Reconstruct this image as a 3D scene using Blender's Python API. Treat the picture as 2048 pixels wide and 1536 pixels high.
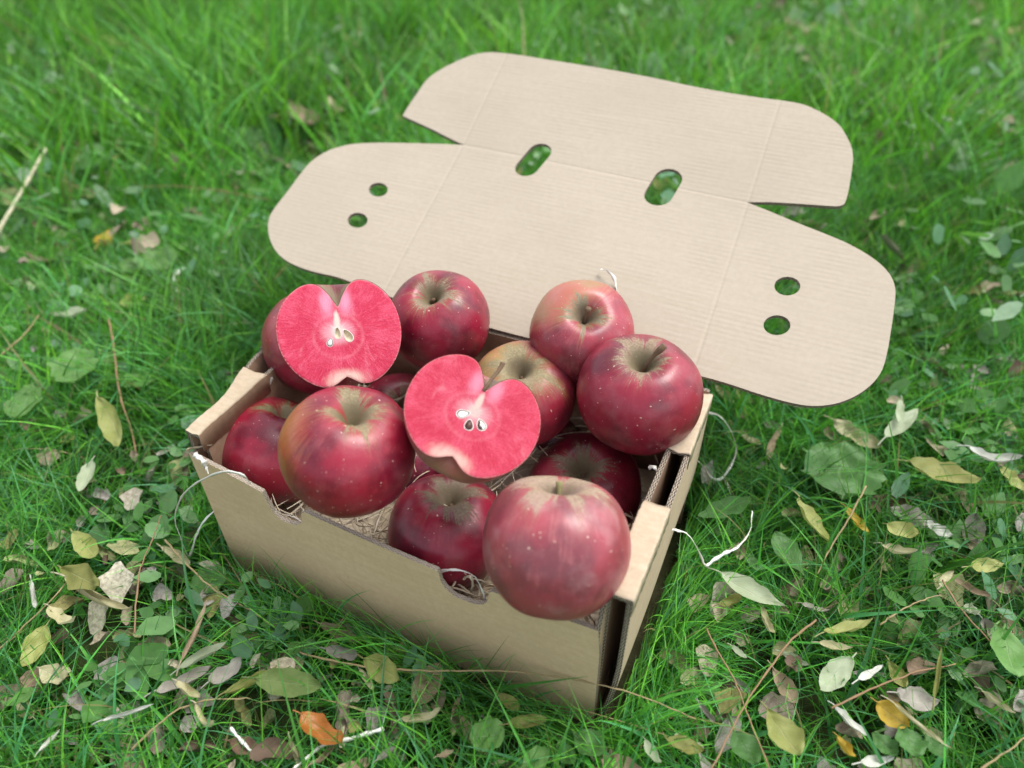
import bpy, bmesh, math, random
import numpy as np
from mathutils import Vector, Matrix
from mathutils.geometry import delaunay_2d_cdt

for o in list(bpy.data.objects):
    bpy.data.objects.remove(o)
SC = bpy.context.scene
COL = SC.collection

# ------------------------------------------------------------------ camera
FPX = 1420.0
CAM = np.array([0.3255, -0.19949, 0.43681])
PITCH, YAW, ROLL = 0.6923, -0.45001, -0.01334
_f = np.array([math.sin(YAW) * math.cos(PITCH), math.cos(YAW) * math.cos(PITCH), -math.sin(PITCH)])
_r = np.array([math.cos(YAW), -math.sin(YAW), 0.0])
_u = np.cross(_r, _f)
RIGHT = _r * math.cos(ROLL) + _u * math.sin(ROLL)
UP = -_r * math.sin(ROLL) + _u * math.cos(ROLL)
FWD = _f
cd = bpy.data.cameras.new('camera')
cam = bpy.data.objects.new('camera', cd)
COL.objects.link(cam)
cam.matrix_world = Matrix(((RIGHT[0], UP[0], -FWD[0], CAM[0]), (RIGHT[1], UP[1], -FWD[1], CAM[1]),
                           (RIGHT[2], UP[2], -FWD[2], CAM[2]), (0, 0, 0, 1)))
cd.sensor_width = 36
cd.lens = 36 * FPX / 2048
cd.clip_start = 0.01
cd.clip_end = 500
cd.dof.use_dof = True
cd.dof.focus_distance = 0.445
cd.dof.aperture_fstop = 4.4
SC.camera = cam

# ------------------------------------------------------------------ world, sun, exposure
W = bpy.data.worlds.new('World')
SC.world = W
W.use_nodes = True
wn = W.node_tree
bg = wn.nodes['Background']
sky = wn.nodes.new('ShaderNodeTexSky')
sky.sky_type = 'NISHITA'
sky.sun_disc = False
SUN_EL, SUN_AZ = math.radians(64), math.radians(40)      # azimuth clockwise from +Y
sky.sun_elevation = SUN_EL
sky.sun_rotation = SUN_AZ
sky.dust_density = 3.0
hs = wn.nodes.new('ShaderNodeHueSaturation')
hs.inputs['Saturation'].default_value = 0.30
wn.links.new(sky.outputs[0], hs.inputs['Color'])
wn.links.new(hs.outputs[0], bg.inputs[0])
bg.inputs[1].default_value = 0.15
sd = bpy.data.lights.new('sun', 'SUN')
sd.energy = 1.0
sd.angle = math.radians(28)
sd.color = (1.0, 0.97, 0.92)
sun = bpy.data.objects.new('sun', sd)
COL.objects.link(sun)
sdir = Vector((math.sin(SUN_AZ) * math.cos(SUN_EL), math.cos(SUN_AZ) * math.cos(SUN_EL), math.sin(SUN_EL)))
sun.rotation_euler = sdir.to_track_quat('Z', 'Y').to_euler()
sun.location = sdir * 5
SC.view_settings.view_transform = 'Standard'
SC.view_settings.look = 'None'
SC.view_settings.gamma = 1
SC.view_settings.exposure = 1.0
SC.cycles.max_bounces = 8
SC.cycles.transparent_max_bounces = 4

# ------------------------------------------------------------------ measuring helpers
def ray(q):
    return FWD + RIGHT * ((q[0] - 1024) / FPX) - UP * ((q[1] - 768) / FPX)
def at_z(q, z):
    d = ray(q); return CAM + d * ((z - CAM[2]) / d[2])
def at_y(q, y):
    d = ray(q); return CAM + d * ((y - CAM[1]) / d[1])
def at_x(q, x):
    d = ray(q); return CAM + d * ((x - CAM[0]) / d[0])
def at_depth(q, t):
    return CAM + ray(q) * t

def tag(o, label=None, cat=None, group=None, kind=None):
    if label: o['label'] = label
    if cat: o['category'] = cat
    if group: o['group'] = group
    if kind: o['kind'] = kind
    return o
def mesh_obj(name, verts, faces, mats, parent=None, smooth=True, mi=None, loc=None):
    me = bpy.data.meshes.new(name)
    me.from_pydata([tuple(map(float, v)) for v in verts], [], [tuple(f) for f in faces])
    for m in (mats if isinstance(mats, (list, tuple)) else [mats]):
        me.materials.append(m)
    if mi is not None:
        me.polygons.foreach_set('material_index', mi)
    if smooth:
        me.polygons.foreach_set('use_smooth', [True] * len(me.polygons))
    me.update()
    o = bpy.data.objects.new(name, me)
    COL.objects.link(o)
    if parent: o.parent = parent
    if loc is not None: o.location = loc
    return o
def empty(name, loc=(0, 0, 0)):
    o = bpy.data.objects.new(name, None); COL.objects.link(o); o.location = loc
    o.empty_display_size = 0.02
    return o

# ------------------------------------------------------------------ node helper
class N:
    def __init__(s, name):
        s.m = bpy.data.materials.new(name); s.m.use_nodes = True
        s.t = s.m.node_tree; s.b = s.t.nodes['Principled BSDF']; s.out = s.t.nodes['Material Output']
    def new(s, ty, **kw):
        n = s.t.nodes.new(ty)
        for k, v in kw.items():
            if hasattr(n, k): setattr(n, k, v)
        return n
    def put(s, inp, v):
        if v is None: return
        if isinstance(v, (int, float)):
            inp.default_value = v
        elif isinstance(v, (tuple, list)):
            inp.default_value = tuple(v) + ((1,) if len(v) == 3 and len(inp.default_value) == 4 else ())
        else:
            s.t.links.new(v, inp)
    def math(s, op, a, b=None, c=None, clamp=False):
        n = s.new('ShaderNodeMath', operation=op); n.use_clamp = clamp
        s.put(n.inputs[0], a); s.put(n.inputs[1], b); s.put(n.inputs[2], c)
        return n.outputs[0]
    def mix(s, f, a, b, mode='MIX'):
        n = s.new('ShaderNodeMix'); n.data_type = 'RGBA'; n.blend_type = mode
        s.put(n.inputs[0], f); s.put(n.inputs[6], a); s.put(n.inputs[7], b)
        return n.outputs[2]
    def step(s, v, lo, hi, a=0.0, b=1.0):
        n = s.new('ShaderNodeMapRange'); n.interpolation_type = 'SMOOTHSTEP'
        s.put(n.inputs[0], v); s.put(n.inputs[1], lo); s.put(n.inputs[2], hi); s.put(n.inputs[3], a); s.put(n.inputs[4], b)
        return n.outputs[0]
    def noise(s, vec, scale, detail=3, rough=0.55, dist=0.0, col=False):
        n = s.new('ShaderNodeTexNoise')
        s.put(n.inputs['Vector'], vec); s.put(n.inputs['Scale'], scale); s.put(n.inputs['Detail'], detail)
        s.put(n.inputs['Roughness'], rough); s.put(n.inputs['Distortion'], dist)
        return n.outputs[1 if col else 0]
    def voro(s, vec, scale, feat='F1', out=0):
        n = s.new('ShaderNodeTexVoronoi'); n.feature = feat
        s.put(n.inputs['Vector'], vec); s.put(n.inputs['Scale'], scale)
        return n.outputs[out]
    def obj(s):
        return s.new('ShaderNodeTexCoord').outputs['Object']
    def uv(s):
        return s.new('ShaderNodeTexCoord').outputs['UV']
    def sep(s, v):
        n = s.new('ShaderNodeSeparateXYZ'); s.put(n.inputs[0], v); return n.outputs
    def comb(s, x, y, z):
        n = s.new('ShaderNodeCombineXYZ'); s.put(n.inputs[0], x); s.put(n.inputs[1], y); s.put(n.inputs[2], z); return n.outputs[0]
    def vmul(s, v, k):
        n = s.new('ShaderNodeVectorMath', operation='MULTIPLY'); s.put(n.inputs[0], v); n.inputs[1].default_value = k; return n.outputs[0]
    def vadd(s, v, k):
        n = s.new('ShaderNodeVectorMath', operation='ADD'); s.put(n.inputs[0], v); n.inputs[1].default_value = k; return n.outputs[0]
    def bump(s, h, strength, dist):
        n = s.new('ShaderNodeBump'); s.put(n.inputs['Height'], h); n.inputs['Strength'].default_value = strength
        n.inputs['Distance'].default_value = dist
        s.t.links.new(n.outputs[0], s.b.inputs['Normal']); return n
    def set(s, **kw):
        names = dict(color='Base Color', rough='Roughness', spec='Specular IOR Level', coat='Coat Weight', coatr='Coat Roughness',
                     sss='Subsurface Weight', trans='Transmission Weight', sheen='Sheen Weight')
        for k, v in kw.items():
            s.put(s.b.inputs[names[k]], v)
        return s.m

# ------------------------------------------------------------------ cardboard
def card_mat(name, c1, c2, lin=(1, 1, 1), ridge=0.0, ridge_axis=1, creases=(), grain=1.0):
    n = N(name); P = n.obj()
    st = n.vmul(P, lin)
    fib = n.noise(st, 60, 5, 0.7)
    fine = n.noise(P, 900, 2, 0.6)
    big = n.noise(P, 9, 3, 0.5)
    c = n.mix(n.step(n.math('ADD', n.math('MULTIPLY', fib, 0.45), n.math('MULTIPLY', n.noise(P, 220, 4, 0.7), 0.55)), 0.36, 0.66), c1, c2)
    c = n.mix(n.step(big, 0.35, 0.7, 0, 0.35), c, tuple(x * 0.86 for x in c1))
    c = n.mix(n.step(fine, 0.58, 0.75, 0, 0.3 * grain), c, tuple(x * 0.6 for x in c1))
    spk = n.noise(P, 130, 3, 0.8)
    c = n.mix(n.step(spk, 0.70, 0.74, 0, 0.35 * grain), c, tuple(x * 0.55 for x in c1))
    scuff = n.noise(n.vmul(st, (0.6, 0.6, 0.6)), 22, 4, 0.75, 1.5)
    c = n.mix(n.step(scuff, 0.60, 0.70, 0, 0.28 * grain), c, tuple(min(1, x * 1.22) for x in c2))
    # long straight fibre lines
    ln = n.noise(n.vmul(P, (lin[0] * 1.0, lin[1] * 6.0, lin[2] * 6.0)), 55, 3, 0.6)
    c = n.mix(n.step(ln, 0.6, 0.72, 0, 0.13 * grain), c, tuple(x * 0.78 for x in c1))
    X = n.sep(P)
    h = n.math('MULTIPLY', fine, 0.25)
    if ridge:
        w = n.math('SINE', n.math('MULTIPLY', X[ridge_axis], 2 * math.pi / 0.0042))
        irregular = n.noise(n.vmul(P, (3, 3, 3)), 12, 3)
        h = n.math('ADD', h, n.math('MULTIPLY', n.math('MULTIPLY', w, ridge), n.step(irregular, 0.3, 0.8)))
    for ax, k0, k1, ax2, base in creases:     # crease: groove where X[ax] + k1*X[ax2] = k0
        d = n.math('ABSOLUTE', n.math('SUBTRACT', n.math('ADD', X[ax], n.math('MULTIPLY', X[ax2], k1)), k0))
        g = n.step(d, 0.0, 0.0022, base, 0)
        h = n.math('ADD', h, g)
        c = n.mix(n.step(d, 0.0, 0.0013, 0.14, 0), c, tuple(min(1, x * 1.14) for x in c2))
    n.bump(h, 0.35, 0.0006)
    return n.set(color=c, rough=0.82, spec=0.2)
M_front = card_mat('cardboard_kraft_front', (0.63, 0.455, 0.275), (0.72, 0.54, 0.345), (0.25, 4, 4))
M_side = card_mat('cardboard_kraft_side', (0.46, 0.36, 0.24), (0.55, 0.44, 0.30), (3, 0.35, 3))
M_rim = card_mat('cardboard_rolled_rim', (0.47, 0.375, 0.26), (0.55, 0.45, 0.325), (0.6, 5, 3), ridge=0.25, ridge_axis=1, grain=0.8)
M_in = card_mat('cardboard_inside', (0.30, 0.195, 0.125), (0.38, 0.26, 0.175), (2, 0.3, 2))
def edge_mat(nm='cardboard_cut_edge', floor=0.0):
    n = N(nm); U = n.sep(n.uv())
    u = n.math('MULTIPLY', U[0], 2 * math.pi / 0.0034)
    v2 = n.math('FRACT', n.math('MULTIPLY', U[1], 2.0))
    wob = n.math('MULTIPLY', n.noise(n.obj(), 500, 2), 0.5)
    w = n.math('ADD', n.math('MULTIPLY', n.math('SINE', n.math('ADD', u, n.math('MULTIPLY', wob, 4))), 0.36), 0.5)
    d = n.math('ABSOLUTE', n.math('SUBTRACT', v2, w))
    flute = n.step(d, 0.12, 0.24, 1, 0)
    e = n.math('ABSOLUTE', n.math('SUBTRACT', v2, 0.5))
    liner = n.step(e, 0.36, 0.44)
    k = n.math('MAXIMUM', flute, liner)
    if floor: k = n.math('ADD', n.math('MULTIPLY', k, 1 - floor), floor)
    nz = n.noise(n.obj(), 300, 3)
    light = n.mix(nz, (0.36, 0.29, 0.22), (0.60, 0.52, 0.42))
    n.bump(k, 0.8, 0.0006)
    return n.set(color=n.mix(k, (0.03, 0.022, 0.016), light), rough=0.9, spec=0.1)
M_edge = edge_mat()
M_edge2 = edge_mat('cardboard_crushed_edge', 0.55)

def in_poly(px, py, poly):
    poly = np.asarray(poly); x0, y0 = poly[:, 0], poly[:, 1]; x1, y1 = np.roll(x0, -1), np.roll(y0, -1)
    c = np.zeros(len(px), int)
    for a, b, cc, d in zip(x0, y0, x1, y1):
        if b == d: continue
        hit = ((b > py) != (d > py)) & (px < (cc - a) * (py - b) / (d - b) + a)
        c += hit
    return c % 2 == 1
def cdt(outer, holes=(), grid=None):
    """triangulate outer minus holes with optional interior grid points; returns verts, tris, loops (vertex indices)"""
    loops = [list(map(tuple, outer))] + [list(map(tuple, h)) for h in holes]
    vs, es, lp = [], [], []
    for L in loops:
        b = len(vs); vs += [Vector((p[0], p[1])) for p in L]
        es += [(b + i, b + (i + 1) % len(L)) for i in range(len(L))]; lp.append(list(range(b, b + len(L))))
    if grid:
        o = np.array(outer); xs = np.arange(o[:, 0].min() + grid / 2, o[:, 0].max(), grid); ys = np.arange(o[:, 1].min() + grid / 2, o[:, 1].max(), grid)
        gx, gy = np.meshgrid(xs, ys); gx, gy = gx.ravel(), gy.ravel()
        ok = in_poly(gx, gy, o)
        for h in holes: ok &= ~in_poly(gx, gy, h)
        allp = np.array([[v.x, v.y] for v in vs])
        for x, y in zip(gx[ok], gy[ok]):
            if ((allp - (x, y)) ** 2).sum(1).min() > (grid * 0.3) ** 2: vs.append(Vector((x, y)))
    V, E_, F_, ov, oe, of = delaunay_2d_cdt(vs, es, [], 0, 1e-7)
    m = {}
    for i, src in enumerate(ov):
        for k in src: m[k] = i
    lp = [[m[k] for k in L] for L in lp]
    V = [(v.x, v.y) for v in V]
    T = []
    cx = np.array([[sum(V[i][0] for i in f) / 3, sum(V[i][1] for i in f) / 3] for f in F_])
    ok = in_poly(cx[:, 0], cx[:, 1], loops[0])
    for h in loops[1:]: ok &= ~in_poly(cx[:, 0], cx[:, 1], h)
    for f, k in zip(F_, ok):
        if k:
            a, b, c = (V[i] for i in f)
            ar = (b[0] - a[0]) * (c[1] - a[1]) - (b[1] - a[1]) * (c[0] - a[0])
            if abs(ar) > 1e-14: T.append(tuple(f) if ar > 0 else tuple(reversed(f)))
    return V, T, lp
def board(name, outer, to3d, thick, mat_top, mat_bot, parent, holes=(), grid=None, edge=None):
    """sheet of board: to3d(x, y, k) gives the point on the top (k=0) or bottom (k=1) face"""
    V, T, lp = cdt(outer, holes, grid)
    n = len(V)
    P = [to3d(x, y, 0) for x, y in V] + [to3d(x, y, 1) for x, y in V]
    F = [t for t in T] + [tuple(i + n for i in reversed(t)) for t in T]
    mi = [0] * len(T) + [1] * len(T)
    uvs = {}
    for L in lp:
        s = 0.0
        area = sum(V[L[i]][0] * V[L[(i + 1) % len(L)]][1] - V[L[(i + 1) % len(L)]][0] * V[L[i]][1] for i in range(len(L)))
        for i in range(len(L)):
            a, b = L[i], L[(i + 1) % len(L)]
            d = float(np.linalg.norm(np.array(P[a]) - np.array(P[b])))
            outerloop = L is lp[0]
            fwd = (area > 0) == outerloop
            f = (a, a + n, b + n, b) if fwd else (a, b, b + n, a + n)
            uvs[len(F)] = {a: (s, 0), b: (s + d, 0), a + n: (s, 1), b + n: (s + d, 1)}
            F.append(f); mi.append(2); s += d
    o = mesh_obj(name, P, F, [mat_top, mat_bot, edge or M_edge], parent, smooth=False, mi=mi)
    uvl = o.data.uv_layers.new(name='UVMap')
    for pi, dct in uvs.items():
        for li in o.data.polygons[pi].loop_indices:
            uvl.data[li].uv = dct[o.data.loops[li].vertex_index]
    return o
def resample(pts, step, closed=False):
    pts = [np.array(p, float) for p in pts]
    out = []
    m = len(pts)
    rng = range(m if closed else m - 1)
    for i in rng:
        a, b = pts[i], pts[(i + 1) % m]; k = max(1, int(np.linalg.norm(b - a) / step))
        for j in range(k): out.append(a + (b - a) * j / k)
    if not closed: out.append(pts[-1])
    return out
def catmull(pts, n=8, closed=False):
    pts = [np.array(p, float) for p in pts]; m = len(pts); out = []
    for i in range(m if closed else m - 1):
        g = (lambda k: pts[k % m]) if closed else (lambda k: pts[min(max(k, 0), m - 1)])
        p0, p1, p2, p3 = g(i - 1), g(i), g(i + 1), g(i + 2)
        for j in range(n):
            t = j / n
            out.append(0.5 * ((2 * p1) + (-p0 + p2) * t + (2 * p0 - 5 * p1 + 4 * p2 - p3) * t * t + (-p0 + 3 * p1 - 3 * p2 + p3) * t ** 3))
    if not closed: out.append(pts[-1])
    return out

# ------------------------------------------------------------------ the box
BW, BD, H1, H2 = 0.28, 0.174, 0.1168, 0.1347
box = empty('cardboard_box', (0.14, 0.087, 0.0))
tag(box, 'open brown cardboard box of red apples with its lid folded back', 'box')
def bc(p):          # world -> box local
    return (p[0] - 0.14, p[1] - 0.087, p[2])
rb = random.Random(5)
# front panel, with two half-slots in its top edge; measured on the plane y = 0
ftop_px = [(378, 907), (440, 938), (522, 981), (526, 984), (536, 1004), (548, 1024), (560, 1036), (580, 1045), (596, 1048), (604, 1044), (606, 1036), (604, 1026), (610, 1022),
           (700, 1062), (790, 1102), (876, 1139), (880, 1146), (883, 1160), (892, 1174), (910, 1190), (935, 1201), (955, 1207), (968, 1207), (975, 1202), (978, 1192), (979, 1184), (985, 1181),
           (1060, 1210), (1130, 1238), (1197, 1262)]
ft = [at_y(q, 0) for q in ftop_px]
ft2 = [(p[0], p[2]) for p in ft]
ft2 = [tuple(p) for p in resample(ft2, 0.003)]
ft2 = [(x, z + rb.uniform(-1, 1) * 0.00022) for x, z in ft2]
outline = [(0.0, -0.01), (BW, -0.01)] + [(BW, 0.03), (BW - 0.001, 0.08)] + ft2[::-1] + [(0.0, 0.06)]
def bow(x, z):      # the panel bows very slightly
    return -0.0012 * math.sin(math.pi * min(max(x / BW, 0), 1)) * min(1, max(0, z / 0.1))
board('front_panel', outline, lambda x, z, k: bc((x, bow(x, z) + 0.0028 * k, z)), 0.0028, M_front, M_in, box, grid=0.02, edge=M_edge2)
# short return flap round the near right corner
rf = [(0.0, -0.005), (0.03, -0.005), (0.03, 0.128), (0.016, 0.1295), (0.0105, 0.1262), (0.0, ft2[-1][1])]
board('corner_flap', rf, lambda y, z, k: bc((BW - 0.0028 * k - 0.0025 * z / 0.12, y + 0.0005, z)), 0.0028, M_front, M_in, box)
lf = [(0.0035, 0.0), (0.03, 0.0), (0.03, 0.125), (0.012, 0.122), (0.0035, 0.1155)]
board('corner_flap', lf, lambda y, z, k: bc((0.0002 + 0.0028 * k, y, z)), 0.0028, M_front, M_in, box)
# bottom and back
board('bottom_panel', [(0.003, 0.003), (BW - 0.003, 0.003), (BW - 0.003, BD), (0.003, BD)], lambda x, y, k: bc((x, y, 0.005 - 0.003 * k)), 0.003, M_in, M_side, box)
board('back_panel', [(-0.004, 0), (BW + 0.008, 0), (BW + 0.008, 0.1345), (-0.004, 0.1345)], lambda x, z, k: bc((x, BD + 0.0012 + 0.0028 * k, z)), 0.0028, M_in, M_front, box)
# side walls: inner board, outer board, a rolled-over rim in two lengths with a slot between
def xo_right(y, z):
    return 0.2835 + 0.0075 * (1 - (1 - min(z / 0.075, 1)) ** 2) + 0.0006 * math.sin(y * 30)
def xo_left(y, z):
    k = min(max((y - 0.03) / 0.06, 0), 1); k = k * k * (3 - 2 * k)
    return 0.0 - 0.0155 * k * (z / H2) ** 1.5 - 0.0015 * math.sin(math.pi * min(z / H2, 1))
def wall(sgn, xo, xi):
    ztop = H2 - 0.0030
    prof = [(0.0045, 0.0), (BD, 0.0), (BD, ztop), (0.0045, ztop)]
    prof = [tuple(p) for p in resample(prof, 0.008, True)]
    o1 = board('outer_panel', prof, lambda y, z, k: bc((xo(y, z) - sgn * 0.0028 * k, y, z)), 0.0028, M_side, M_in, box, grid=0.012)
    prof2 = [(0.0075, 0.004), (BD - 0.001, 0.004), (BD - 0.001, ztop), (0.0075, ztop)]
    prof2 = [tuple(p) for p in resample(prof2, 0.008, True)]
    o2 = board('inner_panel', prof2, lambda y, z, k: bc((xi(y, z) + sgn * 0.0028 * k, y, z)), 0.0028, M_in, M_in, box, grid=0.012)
    for (y0, y1) in ((0.0042, 0.0690), (0.1145 if sgn > 0 else 0.092, BD + 0.0008)):
        # rounded cap swept along y
        ny = 30; V, F, mi = [], [], []; rj = random.Random(int(y0 * 1000) + sgn)
        for j in range(ny + 1):
            y = y0 + (y1 - y0) * j / ny
            a = xo(y, H2) + sgn * 0.0004; b = xi(y, H2) - sgn * 0.0005
            sec = [(a, H2 - 0.014), (a, H2 - 0.0012), (a - sgn * 0.0003, H2 - 0.0003), (a - sgn * 0.0012, H2), ((a + b) / 2, H2 - 0.0013 + 0.0004 * math.sin(y * 90 + sgn) + 0.0003 * math.sin(y * 310)), (b + sgn * 0.0012, H2), (b + sgn * 0.0003, H2 - 0.0003), (b, H2 - 0.0012), (b, H2 - 0.016),
                   (b + sgn * 0.0003, H2 - 0.016), (b + sgn * 0.0006, H2 - 0.0032), (a - sgn * 0.0006, H2 - 0.0032), (a - sgn * 0.0003, H2 - 0.014)]
            wob = rj.uniform(-.00025, .00025); dent = -0.0011 * math.exp(-((y - y0) / .004) ** 2) - 0.0009 * math.exp(-((y - y1) / .005) ** 2)
            V += [bc((x + wob, y, z + (dent if z > H2 - .01 else 0) + (wob if 2 < qi < 6 else 0))) for qi, (x, z) in enumerate(sec)]
        m = len(sec)
        for j in range(ny):
            for i in range(m):
                i2 = (i + 1) % m
                f = (j * m + i, j * m + i2, (j + 1) * m + i2, (j + 1) * m + i)
                F.append(f if sgn < 0 else f[::-1]); mi.append(1 if 7 <= i <= 8 else 0)
        for j in (0, ny):
            base = j * m
            for tri in ((1, 2, 10), (1, 10, 11)): pass
            F.append(tuple(base + i for i in (1, 2, 3, 4, 5, 6, 7, 10, 11))); mi.append(2)
            F.append(tuple(base + i for i in (0, 1, 11, 12))); mi.append(2)
            F.append(tuple(base + i for i in (7, 8, 9, 10))); mi.append(2)
        o = mesh_obj('rolled_rim', V, F, [M_rim, M_in, M_edge], box, smooth=False, mi=mi)
        for p in o.data.polygons:
            if p.material_index < 2: p.use_smooth = True
        ul = o.data.uv_layers.new(name='UVMap')
        for p in o.data.polygons:
            if p.material_index == 2:
                for li in p.loop_indices:
                    co = o.data.vertices[o.data.loops[li].vertex_index].co
                    ul.data[li].uv = (co.x, (co.z + 0.003 - H2) / 0.003 + 0.0)
wall(1, xo_right, lambda y, z: 0.2798 - 0.003)
wall(-1, xo_left, lambda y, z: 0.0102 - 0.0045 * min(max((y - 0.05) / 0.05, 0), 1))

# lid: one board measured on its own plane, hinged on the back wall and leaning up and away
LN = Vector((0.015, -0.351, 0.936)).normalized()
LQ = CAM + 0.9 * (np.array((-0.012, 0.232, 0.11)) - CAM)
LX = Vector((1, 0, 0)) - LN * LN.x; LX.normalize(); LY = LN.cross(LX)
def on_lid(q):
    d = ray(q); n = np.array(LN); t = ((LQ - CAM) @ n) / (d @ n); p = CAM + d * t - LQ
    return (float(p @ np.array(LX)), float(p @ np.array(LY)))
lid_px = [(975, 656), (1052, 676), (1140, 697), (1230, 716), (1320, 735), (1403, 752), (1460, 768), (1520, 788), (1580, 805), (1625, 812), (1670, 808), (1710, 793), (1742, 770), (1763, 742), (1774, 705),
          (1781, 665), (1787, 625), (1791, 585), (1786, 560), (1772, 538), (1745, 514), (1700, 487), (1650, 465), (1600, 445), (1550, 424), (1515, 410), (1494, 402),
          (1540, 402), (1600, 406), (1660, 411), (1680, 411), (1690, 405), (1696, 385), (1701, 355), (1704, 325), (1701, 302), (1690, 280), (1674, 258), (1645, 238), (1610, 222), (1575, 214), (1500, 204), (1400, 188),
          (1300, 168), (1200, 150), (1100, 133), (1030, 121), (980, 116), (945, 121), (910, 134), (880, 148), (855, 165), (835, 190), (818, 212), (805, 231), (822, 239), (860, 256), (900, 276), (928, 289),
          (880, 286), (820, 284), (760, 283), (710, 285), (680, 291), (650, 302), (620, 323), (598, 350), (575, 382), (552, 412), (540, 432), (536, 455), (541, 482), (556, 507), (580, 525), (620, 541), (680, 556), (740, 580), (860, 622)]
lid_xy = [on_lid(q) for q in lid_px]
sharp = {26, 27, 58, 59, 54}
def smooth_loop(pts, sharp, n=4):
    m = len(pts); out = []
    for i in range(m):
        p = [np.array(pts[(i + k) % m]) for k in (-1, 0, 1, 2)]
        if i in sharp: p[0] = 2 * p[1] - p[2]
        if (i + 1) % m in sharp: p[3] = 2 * p[2] - p[1]
        for j in range(n):
            t = j / n
            out.append(tuple(0.5 * ((2 * p[1]) + (-p[0] + p[2]) * t + (2 * p[0] - 5 * p[1] + 4 * p[2] - p[3]) * t * t + (-p[0] + 3 * p[1] - 3 * p[2] + p[3]) * t ** 3)))
    return out
lid_loop = smooth_loop(lid_xy, sharp)
def ell(cx, cy, rx, ry, n=28):
    return [on_lid((cx + rx * math.cos(2 * math.pi * i / n), cy + ry * math.sin(2 * math.pi * i / n))) for i in range(n)]
def stadium(q0, q1, r, n=10):
    a, b = Vector(on_lid(q0)), Vector(on_lid(q1)); d = (b - a).normalized(); nrm = Vector((-d.y, d.x)); out = []
    for c, s in ((b, 1), (a, -1)):
        for i in range(n + 1):
            t = math.pi * i / n
            out.append(tuple(c + (nrm * math.cos(t) * -1 + d * math.sin(t)) * r * s))
    return out
holes = [ell(756, 378, 19, 14), ell(715, 440, 20, 15), ell(1575, 571, 26, 19), ell(1554, 650, 27, 20),
         stadium((1079, 306), (1054, 335), 0.0103), stadium((1336, 358), (1317, 389), 0.0112)]
p_cl, p_cr, p_fl, p_fr = (Vector(on_lid(q)) for q in ((775, 572), (1385, 745), (926, 289), (1496, 403)))
p_fl2, p_fr2 = (Vector(on_lid(q)) for q in ((995, 120), (1570, 215)))
def crease(a, b, axis):     # line through a, b written for the shader: X[axis] + k*X[other] = c
    d = b - a
    if axis == 0: k = -d.x / d.y; return (0, a.x + k * a.y, k, 1)
    k = -d.y / d.x; return (1, a.y + k * a.x, k, 0)
cs = [crease(p_cl, p_fl, 0) + (-1.6,), crease(p_cr, p_fr, 0) + (-1.6,), crease(p_fl, p_fr, 1) + (-1.8,)]
M_lid = card_mat('cardboard_lid_inside', (0.415, 0.358, 0.277), (0.455, 0.395, 0.313), (0.3, 4, 3), grain=0.45, ridge=0.35, ridge_axis=1, creases=cs)
def lid3(x, y, k):
    # the front flap and the wings lift and droop a little along their creases
    fl = (Vector((x, y)) - p_fl).dot(Vector((-(p_fr - p_fl).y, (p_fr - p_fl).x)).normalized())
    z = 0.0
    if fl > 0: z += 0.05 * fl
    z += 0.0008 * math.sin(x * 18) + 0.0006 * math.sin(y * 25 + 1)
    return (x, y, z - 0.0030 * k)
lid = board('lid', lid_loop, lid3, 0.003, M_lid, M_front, box, holes=holes, grid=0.012)
mw = Matrix(((LX.x, LY.x, LN.x, LQ[0] - 0.14), (LX.y, LY.y, LN.y, LQ[1] - 0.087), (LX.z, LY.z, LN.z, LQ[2]), (0, 0, 0, 1)))
lid.matrix_local = mw

# ------------------------------------------------------------------ apples
def prof(t):
    """t 0..pi, stem pole to calyx pole; unit apple"""
    x = math.sin(t) ** 0.93 * (1 + 0.055 * math.cos(t)) if 0 < t < math.pi else 0.0
    c = math.cos(t)
    z = (0.93 if c > 0 else 0.86) * math.copysign(abs(c) ** 0.97, c)
    z -= 0.50 * math.exp(-(x / 0.20) ** 1.25) if c > 0 else 0
    if c < 0: z += 0.21 * math.exp(-(x / 0.21) ** 1.5)
    return x, z
TS = [0.0] + [0.02 + (0.9 - 0.02) * (i / 22) ** 1.15 for i in range(23)] + [0.9 + (2.35 - 0.9) * i / 20 for i in range(1, 21)] + [2.35 + (math.pi - 2.35) * i / 14 for i in range(1, 15)]
def shape_xyz(t, a, seed, full=True):
    r = random.Random(seed); ph = [r.uniform(0, 6.28) for _ in range(6)]; am = [r.uniform(0.5, 1) for _ in range(6)]
    x, z = prof(t)
    k = 1 + 0.018 * am[0] * math.sin(5 * a + ph[0]) * (0.4 + abs(math.cos(t))) + 0.022 * am[1] * math.sin(2 * a + ph[1]) + 0.02 * am[2] * math.sin(a + ph[2]) * math.cos(t)
    k += 0.006 * math.sin(7 * a + ph[3]) * math.sin(3 * t)
    z2 = z * (1 + 0.035 * am[3] * math.sin(a + ph[3]) * math.sin(t) + 0.03 * am[4] * math.sin(2 * a + ph[4]) * (1 if z > 0 else .6) * min(1, x * 2))
    return x * k * math.cos(a), x * k * math.sin(a), z2
def apple_mesh(seed, a0=0.0, a1=2 * math.pi, na=72):
    V, F = [], []; closed = abs(a1 - a0 - 2 * math.pi) < 1e-6
    cols = na if closed else na + 1
    for t in TS:
        for j in range(cols): V.append(shape_xyz(t, a0 + (a1 - a0) * j / na, seed))
    for i in range(len(TS) - 1):
        for j in range(na):
            j2 = (j + 1) % cols
            F.append((i * cols + j, (i + 1) * cols + j, (i + 1) * cols + j2, i * cols + j2))
    return V, F
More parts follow.
